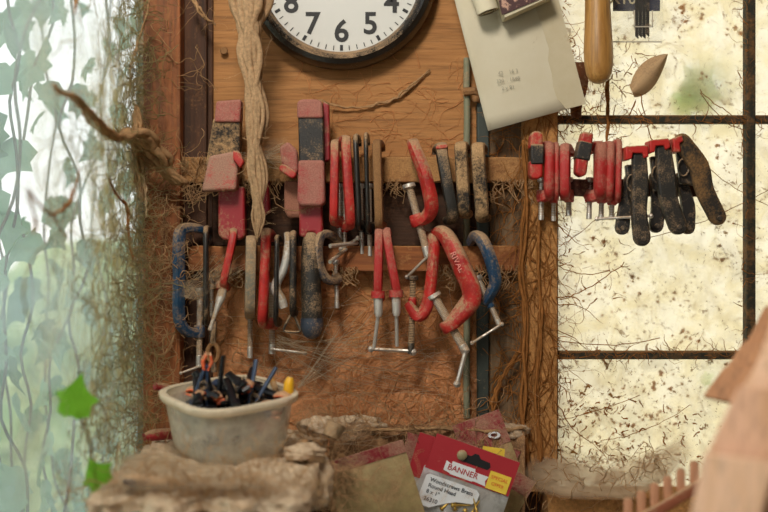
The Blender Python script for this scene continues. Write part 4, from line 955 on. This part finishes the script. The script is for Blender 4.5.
# crawling threads on the panel
wd = lambda x, y: .0045+(wall_h(x, y) if 196 <= x <= 492 else 0)
m_ = MB(); crawl(m_, 330, (212, 490, 185, 420), wd, rad=(.0003, .0010), dj=.0004); crawl(m_, 180, (330, 480, 290, 420), wd, rad=(.0005, .0012), dj=.0006)
crawl(m_, 90, (300, 470, 60, 150), wd, rad=(.0003, .0008), dj=.0004, ln=(4, 12)); crawl(m_, 120, (215, 480, 180, 260), wd, rad=(.0004, .001))
tag(m_.build('wall_cobweb', fibre('wall_dust_thread', (216, 152, 100), .2, .8), ang=180), 'brown dusty web threads crawling over the panel', 'cobweb', kind='stuff')
m_ = MB()
rope(m_, [(318, 100, .02), (350, 108, .012), (378, 104, .010), (400, 96, .010), (416, 82, .010), (430, 70, .008)], [2, 3, 3.4, 4.4, 4, 1.5], 4); tag(m_.build('cobweb_strand', WEBT, ang=180), 'dusty web cord running below the clock to the right', 'cobweb')
# fibres on posts and frame
m_ = MB(); crawl(m_, 200, (518, 556, -10, 480), lambda x, y: .041, rad=(.0003, .0010), bias=PI/2, wander=.5, ln=(6, 22)); crawl(m_, 90, (516, 560, 150, 480), lambda x, y: .043, rad=(.0003, .0009))
crawl(m_, 90, (489, 522, 110, 420), lambda x, y: .016, rad=(.0003, .0009)); crawl(m_, 40, (486, 530, 240, 400), lambda x, y: .02, rad=(.0005, .0013), bias=1.2)
tag(m_.build('post_cobweb', WEBB, ang=180), 'brown stringy web coating the window post and grey board', 'cobweb', kind='stuff')
for lb, pth, wd_ in [('thick web cord down the left side of window post', [(523, 140, .046), (526, 200, .046), (522, 270, .046), (527, 340, .046), (524, 420, .046), (530, 480, .046)], [5, 6, 7, 6, 8, 9]),
                     ('web cord down the middle of the window post', [(541, 210, .046), (538, 260, .044), (541, 320, .044), (536, 390, .044), (540, 470, .046)], [3, 4, 5, 4, 6]),
                     ('diagonal web cord sweeping from grey board to window post', [(524, 345, .04), (515, 360, .034), (502, 378, .028), (494, 400, .026), (492, 425, .03)], [4, 6, 5, 7, 3]),
                     ('brown web column below the wooden tool handle', [(611, 40, .03), (608, 80, .024), (609, 110, .024), (607, 146, .024)], [2, 5, 6, 3])]:
    m_ = MB(); rope(m_, pth, wd_, 4); fuzz(m_, pth, [x*2 for x in wd_], 40); tag(m_.build('cobweb_strand', WEBB, ang=180), lb, 'cobweb')
# window pane threads
m_ = MB(); crawl(m_, 110, (556, 768, 0, 480), lambda x, y: .003, rad=(.0003, .0008), ln=(3, 6), step=(1, 2.2), dj=.0002, wander=1.6); crawl(m_, 22, (556, 768, 0, 480), lambda x, y: .003, rad=(.0002, .0005), ln=(5, 14), step=(2, 4), dj=.0002); crawl(m_, 120, (555, 572, 0, 480), lambda x, y: .006, rad=(.0003, .0009), ln=(3, 7), step=(1, 2.5), wander=1.4); crawl(m_, 90, (556, 700, 400, 490), lambda x, y: .004, rad=(.0005, .0014), ln=(3, 5), step=(1.5, 3), wander=1.4)
crawl(m_, 40, (556, 640, 200, 300), lambda x, y: .004, rad=(.0003, .0009), ln=(4, 9), step=(1.5, 3)); crawl(m_, 120, (560, 640, 40, 150), lambda x, y: .006, rad=(.0003, .0010), ln=(4, 10), step=(1.5, 4), wander=1.2); crawl(m_, 70, (553, 768, 117, 125), lambda x, y: .022, rad=(.0003, .0008), ln=(3, 6), wander=1.5); crawl(m_, 60, (553, 750, 350, 358), lambda x, y: .022, rad=(.0003, .0008), ln=(3, 6), wander=1.5)
crawl(m_, 50, (741, 750, 0, 345), lambda x, y: .024, rad=(.0003, .0007), ln=(3, 6), wander=1.5)
def splat(mb, x, y, r_, d=.003):
    n = 9; c = [P(x, y, d+.0012)]; a0 = RW.uniform(0, 6); sx_, el = RW.uniform(.5, 1.5), RW.uniform(0, 3)
    for k in range(n):
        a = a0+2*PI*k/n; q = r_*RW.uniform(.35, 1.25); u_, v_ = math.cos(a)*q*sx_, math.sin(a)*q; c.append(P(x+u_*math.cos(el)-v_*math.sin(el), y+u_*math.sin(el)+v_*math.cos(el), d-.0004))
    mb.add(c, [(0, 1+(k+1) % n, 1+k) for k in range(n)])
for cl in range(75):
    cx_, cy_ = RW.uniform(558, 766), RW.uniform(2, 470)
    if RW.random() < .35: cx_, cy_ = RW.uniform(558, 680), RW.uniform(395, 470)
    for _ in range(RW.randint(3, 16)): splat(m_, min(767, max(557, cx_+RW.gauss(0, 8))), cy_+RW.gauss(0, 7), abs(RW.gauss(.6, .8))+.35)
tag(m_.build('window_cobweb', WEBB, ang=180), 'brown web threads and specks stuck over the right window', 'cobweb', kind='stuff')
m_ = MB()
for a_, b_ in [((612, 82), (640, 94)), ((640, 94), (652, 140)), ((610, 84), (586, 118)), ((700, 92), (745, 130)), ((552, 262), (610, 270)), ((560, 300), (625, 262)), ((556, 340), (660, 338)), ((550, 250), (600, 215)), ((640, 240), (768, 190)), ((690, 150), (768, 205)), ((560, 420), (640, 395)), ((600, 440), (690, 405)), ((556, 0), (600, 60)), ((740, 120), (700, 90))]:
    p, q = P(*a_, .02), P(*b_, .015); m_.tube(sagline(p, q, RW.uniform(.002, .012), 14, .0006), [RW.uniform(.0003, .0008)]*15, 4, caps=False)
tag(m_.build('window_strands', WEBB, ang=180), 'long loose web threads sagging across the right window', 'cobweb', kind='stuff')
# rail fringe
m_ = MB()
for (x0, x1, y, d) in ((170, 250, 182, .040), (170, 210, 160, .04), (230, 310, 182, .04), (380, 400, 182, .04), (490, 532, 182, .042), (200, 240, 271, .04), (330, 360, 270, .04), (430, 530, 268, .04)):
    for _ in range(int((x1-x0)*.7)):
        x = RW.uniform(x0, x1); pts = [P(x+RW.uniform(-5, 5)*k*.3, y+RW.uniform(1, 4)*k-3, d+RW.uniform(-.004, .004)) for k in range(RW.randint(3, 9))]; m_.tube(smooth(pts, 2), RW.uniform(.0003, .0009), 4, caps=False)
tag(m_.build('rail_fringe', WEBT, ang=180), 'ragged web fringe hanging from the wooden clamp rails', 'cobweb', kind='stuff')
# corner tangle on the left post
m_ = MB()
for (x, y, d, sx_, sz_, n) in ((160, 190, .06, 10, 22, 150), (166, 240, .06, 8, 30, 190), (160, 300, .06, 8, 34, 190), (150, 360, .08, 9, 36, 170), (138, 250, .09, 10, 50, 170), (185, 300, .05, 10, 40, 120), (180, 178, .06, 14, 6, 90), (150, 420, .12, 12, 26, 150), (230, 345, .03, 26, 22, 120), (168, 40, .055, 7, 12, 35), (176, 75, .055, 6, 14, 40), (262, 160, .07, 9, 12, 45)):
    c = P(x, y, d); tangle(m_, int(n*.24), c, (px2m(sx_), .010, px2m(sz_)), rad=.00052)
tag(m_.build('corner_cobweb', WEBT, ang=180), 'matted tan web tangle on and beside the left corner post', 'cobweb', kind='stuff')
m_ = MB()
for (x, y, d, sx_, sz_, n) in ((128, 30, .12, 10, 40, 160), (134, 110, .10, 8, 40, 160), (136, 210, .09, 8, 50, 200), (120, 60, .13, 14, 40, 120), (125, 170, .12, 14, 50, 190), (110, 280, .15, 18, 60, 220), (118, 390, .14, 18, 50, 240), (90, 430, .2, 22, 40, 120), (60, 200, .26, 22, 60, 80), (130, 330, .10, 10, 60, 200)):
    c = P(x, y, max(d, DL(x, .0))); tangle(m_, int(n*.55), c, (px2m(sx_)*.3, .05, px2m(sz_)), rad=.00045)
tag(m_.build('window_tangle', WEBM, ang=180), 'mossy grey green web mat over the left window beside post', 'cobweb', kind='stuff')
# big cords
CORDS = [
 ('thick twisted dusty web rope hanging from top in front of the panel', [(247, -30, .12), (249, 10, .12), (250, 50, .12), (254, 95, .12), (254, 140, .12), (257, 180, .12), (258, 215, .12), (257, 240, .12)], [38, 37, 28, 22, 20, 17, 12, 3], 26, fibre('rope_web', (226, 188, 146), .35, .5, 260), 60),
 ('bent web branch across the left window meeting the post', [(54, 84, .24), (60, 92, .24), (75, 97, .23), (88, 112, .22), (102, 128, .20), (118, 138, .18), (134, 132, .15), (148, 148, .12), (160, 165, .10), (180, 184, .08)], [4, 8, 10, 13, 17, 22, 34, 34, 24, 14], 22, WEBT, 90),
 ('web cord rising from the branch beside the corner post', [(136, 105, .13), (137, 122, .13), (138, 140, .13), (137, 165, .12), (142, 200, .11)], [5, 13, 20, 14, 6], 14, WEBT, 50),
 ('thin slanting web twig at top left of corner post', [(150, -10, .10), (146, 15, .10), (138, 40, .10), (132, 62, .10), (129, 95, .10)], [2, 3.5, 4, 3.5, 1.5], 3, WEBT, 20),
 ('short web cord hanging at top right of corner post', [(192, -6, .06), (198, 8, .06), (206, 18, .055), (216, 24, .05)], [4, 6, 4, 2], 3, WEBT, 12),
 ('thin dangling web twig left of the corner post, mid height', [(108, 178, .18), (116, 195, .18), (126, 205, .17), (128, 225, .16), (130, 245, .16), (133, 258, .16)], [3, 4, 4, 3, 2.4, 3], 3, WEBB, 20),
 ('forked dark web twig in the middle of the left window', [(80, 170, .22), (74, 190, .22), (67, 205, .22), (52, 214, .23), (40, 205, .24), (28, 190, .25)], [2, 3, 5, 4, 3, 2], 3, WEBB, 15),
 ('short web spur hanging below the forked twig', [(52, 214, .23), (60, 228, .23), (68, 238, .23)], [3, 2, 1], 2, WEBB, 5),
 ('dark web twig at far left crossing the window diagonally', [(28, 190, .25), (32, 206, .25), (36, 222, .25), (34, 232, .25)], [2, 3, 4, 2], 2, WEBB, 5),
 ('web drip at the top of the left window', [(76, -6, .18), (75, 4, .18), (74, 14, .18)], [4, 5, 2], 3, WEBB, 8),
 ('vertical web cord hanging from the left end of upper rail', [(143, 175, .12), (145, 190, .12), (146, 205, .12), (146, 216, .12)], [3, 4, 3, 1.5], 3, WEBL, 10),
 ('curly vine like web stem low in the left window', [(60, 230, .3), (40, 250, .3), (26, 275, .3), (24, 300, .3), (32, 330, .3)], [1.5, 2, 2, 2, 1.5], 2, WEBM, 5),
 ('web cord looping from left post towards the tub', [(176, 330, .06), (168, 350, .07), (160, 356, .08), (148, 352, .09), (140, 346, .10)], [2, 3, 3, 4, 2], 3, WEBT, 12),
 ('pale dusty web lip running along the top of the ledge', [(312, 422, .07), (350, 428, .068), (400, 430, .07), (450, 428, .066), (490, 431, .068), (524, 428, .06)], [7, 11, 8, 9, 11, 7], 16, WEBT, 120),
 ('ragged web cord dropping from the bench corner', [(304, 440, .25), (308, 460, .25), (304, 480, .25), (308, 520, .25)], [10, 8, 7, 6], 5, WEBT, 40),
]
for lb, pth, wd_, n, m, fz in CORDS:
    m_ = MB(); rope(m_, pth, wd_, n, thick=.20 if n > 12 else .40, freq=.012 if n > 12 else .035); fuzz(m_, pth, [x*1.3 for x in wd_], fz); tag(m_.build('cobweb_strand', m, ang=180), lb, 'cobweb')
# fine threads all over
m_ = MB()
def thr(x0, y0, d0, x1, y1, d1, sag=.004, r_=.00022): m_.tube(sagline(P(x0, y0, d0), P(x1, y1, d1), sag, 9, .0004), r_, 3, caps=False)
for _ in range(55): thr(RW.uniform(215, 480), RW.uniform(270, 400), RW.uniform(.01, .05), RW.uniform(215, 480), RW.uniform(290, 420), RW.uniform(.01, .03), .006)
for _ in range(26): thr(RW.uniform(270, 280), RW.uniform(330, 350), .08, RW.uniform(330, 480), RW.uniform(320, 425), RW.uniform(.01, .04), .008)
for _ in range(12): thr(298, 388, .2, RW.uniform(335, 380), RW.uniform(300, 350), .03, .002)
for _ in range(26): thr(RW.uniform(150, 180), RW.uniform(275, 300), .06, RW.uniform(205, 262), RW.uniform(250, 272), .08, .010)
for _ in range(50):
    xa_, xb_ = RW.uniform(10, 148), RW.uniform(60, 150); thr(xa_, RW.uniform(0, 500), DL(xa_), xb_, RW.uniform(0, 500), max(.08, DL(xb_)), .01)
for _ in range(12): thr(RW.uniform(160, 330), RW.uniform(430, 490), RW.uniform(.2, .34), RW.uniform(300, 420), RW.uniform(425, 470), RW.uniform(.06, .1), .004)
for _ in range(24): thr(RW.uniform(276, 296), RW.uniform(135, 172), .08, RW.uniform(240, 262), RW.uniform(148, 160), .1, .003)
tag(m_.build('cobweb_threads', WEBF, ang=180), 'fine pale web threads strung between clamps, tub and wall', 'cobweb', kind='stuff')
# sheet webs
SHEET = veil('web_sheet', (214, 188, 156), (.04, .55), .45, scale=30, fine=240, attr='edge')
SHEETL = veil('hazy_web_sheet', (222, 216, 184), (.10, .62), .65, scale=14, fine=200, attr='edge', sc3=(1, 1, .4))
def web_sheet(label, A, B, m, nx=26, ny=14, sag=.01, wob=.004, name='web_sheet'):
    """A, B: two rails as pixel paths, sheet spans between them"""
    a = smooth([(x, y, max(d, DL(x))) for x, y, d in A], 8); b = smooth([(x, y, max(d, DL(x))) for x, y, d in B], 8); vs = []; at = []
    for j in range(ny+1):
        v = j/ny
        for i in range(nx+1):
            u_ = i/nx; pa = a[min(len(a)-1, int(u_*(len(a)-1)))]; pb = b[min(len(b)-1, int(u_*(len(b)-1)))]
            ia = u_*(len(a)-1); k0 = int(ia); k1 = min(k0+1, len(a)-1); pa = a[k0].lerp(a[k1], ia-k0)
            ib = u_*(len(b)-1); k0 = int(ib); k1 = min(k0+1, len(b)-1); pb = b[k0].lerp(b[k1], ib-k0)
            q = pa.lerp(pb, v); q.z = max(q.z, DL(q.x, .02)); p = P(*q); p.z -= sag*math.sin(PI*v)*math.sin(PI*u_); n_ = noise.noise_vector(p*30)
            vs.append(p+n_*wob); at.append(min(1, 6*min(u_, 1-u_))*min(1, 4*min(v, 1-v)+.15))
    m_ = MB(); m_.add(vs, [(j*(nx+1)+i, (j+1)*(nx+1)+i, (j+1)*(nx+1)+i+1, j*(nx+1)+i+1) for j in range(ny) for i in range(nx)])
    o = m_.build(name, m, ang=180); q = o.data.attributes.new('edge', 'FLOAT', 'POINT'); q.data.foreach_set('value', at); return tag(o, label, 'cobweb')
web_sheet('pale gauzy web sheet slung across the blue clamp', [(150, 282, .09), (172, 276, .09), (192, 280, .09), (215, 268, .09), (240, 262, .09)], [(150, 300, .09), (178, 296, .09), (200, 298, .09), (222, 280, .09), (242, 268, .09)], SHEET)
web_sheet('small web veil between hanging rope and pink clamp end', [(250, 150, .1), (270, 140, .1), (294, 134, .1)], [(250, 158, .1), (270, 158, .1), (292, 166, .1)], SHEET)
web_sheet('hazy web curtain over the lower part of the left window', [(40, 200, .26), (80, 190, .20), (120, 200, .14), (150, 220, .09)], [(-10, 520, .34), (50, 520, .30), (100, 500, .24), (140, 480, .16)], SHEETL, 40, 40, .0, .012)
web_sheet('hazy web curtain over the upper part of the left window', [(-10, -20, .26), (60, -20, .2), (120, -20, .13), (148, -20, .09)], [(20, 240, .26), (80, 235, .22), (125, 240, .15), (148, 240, .10)], SHEETL, 40, 30, .0, .010)
web_sheet('mossy tan web mat hugging the left window edge beside the post', [(88, -20, .2), (108, -20, .1), (124, -20, .1), (142, -20, .08)], [(84, 520, .2), (103, 520, .1), (122, 520, .1), (142, 520, .08)], veil('mossy_web_sheet', (204, 184, 134), (.05, .95), .6, scale=34, attr='edge'), 40, 60, .0, .008)
web_sheet('dusty web hammock draped along the bottom of right window', [(520, 458, .05), (560, 452, .03), (610, 462, .03), (650, 452, .03), (692, 425, .03)], [(520, 492, .11), (570, 498, .11), (625, 500, .11), (660, 486, .10), (696, 455, .08)], veil('dense_web_sheet', (190, 168, 140), (.72, 1), .3, scale=26, attr='edge'), 50, 16, .008, .004)
web_sheet('web sheet spanning bench and ledge left of the flat packet', [(296, 400, .19), (316, 405, .14), (340, 414, .09), (372, 424, .06)], [(290, 462, .24), (312, 456, .2), (335, 446, .15), (376, 434, .10)], SHEET, 36, 18, .006, .004)
web_sheet('thick dust web sheet over the left end of bench', [(114, 460, .28), (148, 447, .2), (180, 456, .26), (250, 468, .33)], [(96, 492, .43), (150, 489, .43), (210, 489, .43), (300, 488, .43)], MATS['dense_web_sheet'], 40, 14, .0, .004)
m_ = MB(); tangle(m_, 260, P(225, 492, .405), (px2m(60), .008, px2m(6)), ln=(8, 18), rad=.0004); tangle(m_, 70, P(350, 430, .08), (px2m(40), .008, px2m(4)), rad=.0004); tangle(m_, 120, P(420, 425, .06), (px2m(60), .008, px2m(5)), rad=.0004); tangle(m_, 140, P(318, 470, .22), (px2m(14), .010, px2m(22)), rad=.0004); tangle(m_, 60, P(615, 478, .08), (px2m(40), .006, px2m(8)), rad=.0004)
tag(m_.build('bench_fringe', WEBT, ang=180), 'tan web fringe along bench edge and ledge', 'cobweb', kind='stuff')

# ------------------------------------------------------------------ OUTSIDE GROUND, LIGHT, CAMERA
m_ = MB(); m_.box((-9, -7, -.12), (9, 9, -.06)); struct(m_.build('ground', mat('garden_ground', (176, 172, 140), .95)), 'garden ground', 'ground')
wld = bpy.data.worlds.new('sky'); sc.world = wld; wld.use_nodes = True; nt = wld.node_tree; bg = nt.nodes['Background']
tcn = nt.nodes.new('ShaderNodeTexCoord'); sp = nt.nodes.new('ShaderNodeSeparateXYZ'); nt.links.new(tcn.outputs['Generated'], sp.inputs[0])
rp = nt.nodes.new('ShaderNodeValToRGB'); nt.links.new(math_(nt, 'ADD', math_(nt, 'MULTIPLY', sp.outputs[2], .5), .5), rp.inputs[0])
e = rp.color_ramp.elements; e[0].position = .40; e[0].color = (.62, .58, .46, 1); e[1].position = .52; e[1].color = (1, .99, .95, 1); e3 = e.new(.8); e3.color = (.92, .97, 1, 1)
nt.links.new(rp.outputs[0], bg.inputs[0]); bg.inputs[1].default_value = 1.7
def area(name, loc, rot, sx, sy, power, col):
    l = bpy.data.lights.new(name, 'AREA'); l.shape = 'RECTANGLE'; l.size = sx; l.size_y = sy; l.energy = power; l.color = col
    o = bpy.data.objects.new(name, l); C.objects.link(o); o.location = loc; o.rotation_euler = rot; return o
# added overhead area light as key
l = area('added_key_light', (-.22, -1.15, 2.42), (0, 0, 0), .28, .34, 20, (1, .93, .82))
l.rotation_euler = (Vector((.05, 0, 1.35))-l.location).to_track_quat('-Z', 'Y').to_euler()
cam = bpy.data.cameras.new('camera'); co = bpy.data.objects.new('camera', cam); C.objects.link(co); sc.camera = co
co.location = (0, -D, ZC); co.rotation_euler = (PI/2, 0, 0); cam.lens = 50; cam.sensor_width = 36; cam.clip_start = .02
cam.dof.use_dof = True; cam.dof.focus_distance = D-.055; cam.dof.aperture_fstop = 2.4
sc.view_settings.view_transform = 'Standard'; sc.view_settings.look = 'None'; sc.view_settings.exposure = 0; sc.view_settings.gamma = 1; sc.view_settings.use_curve_mapping = False
sc.cycles.transparent_max_bounces = 16; sc.cycles.max_bounces = 8; sc.cycles.use_denoising = True
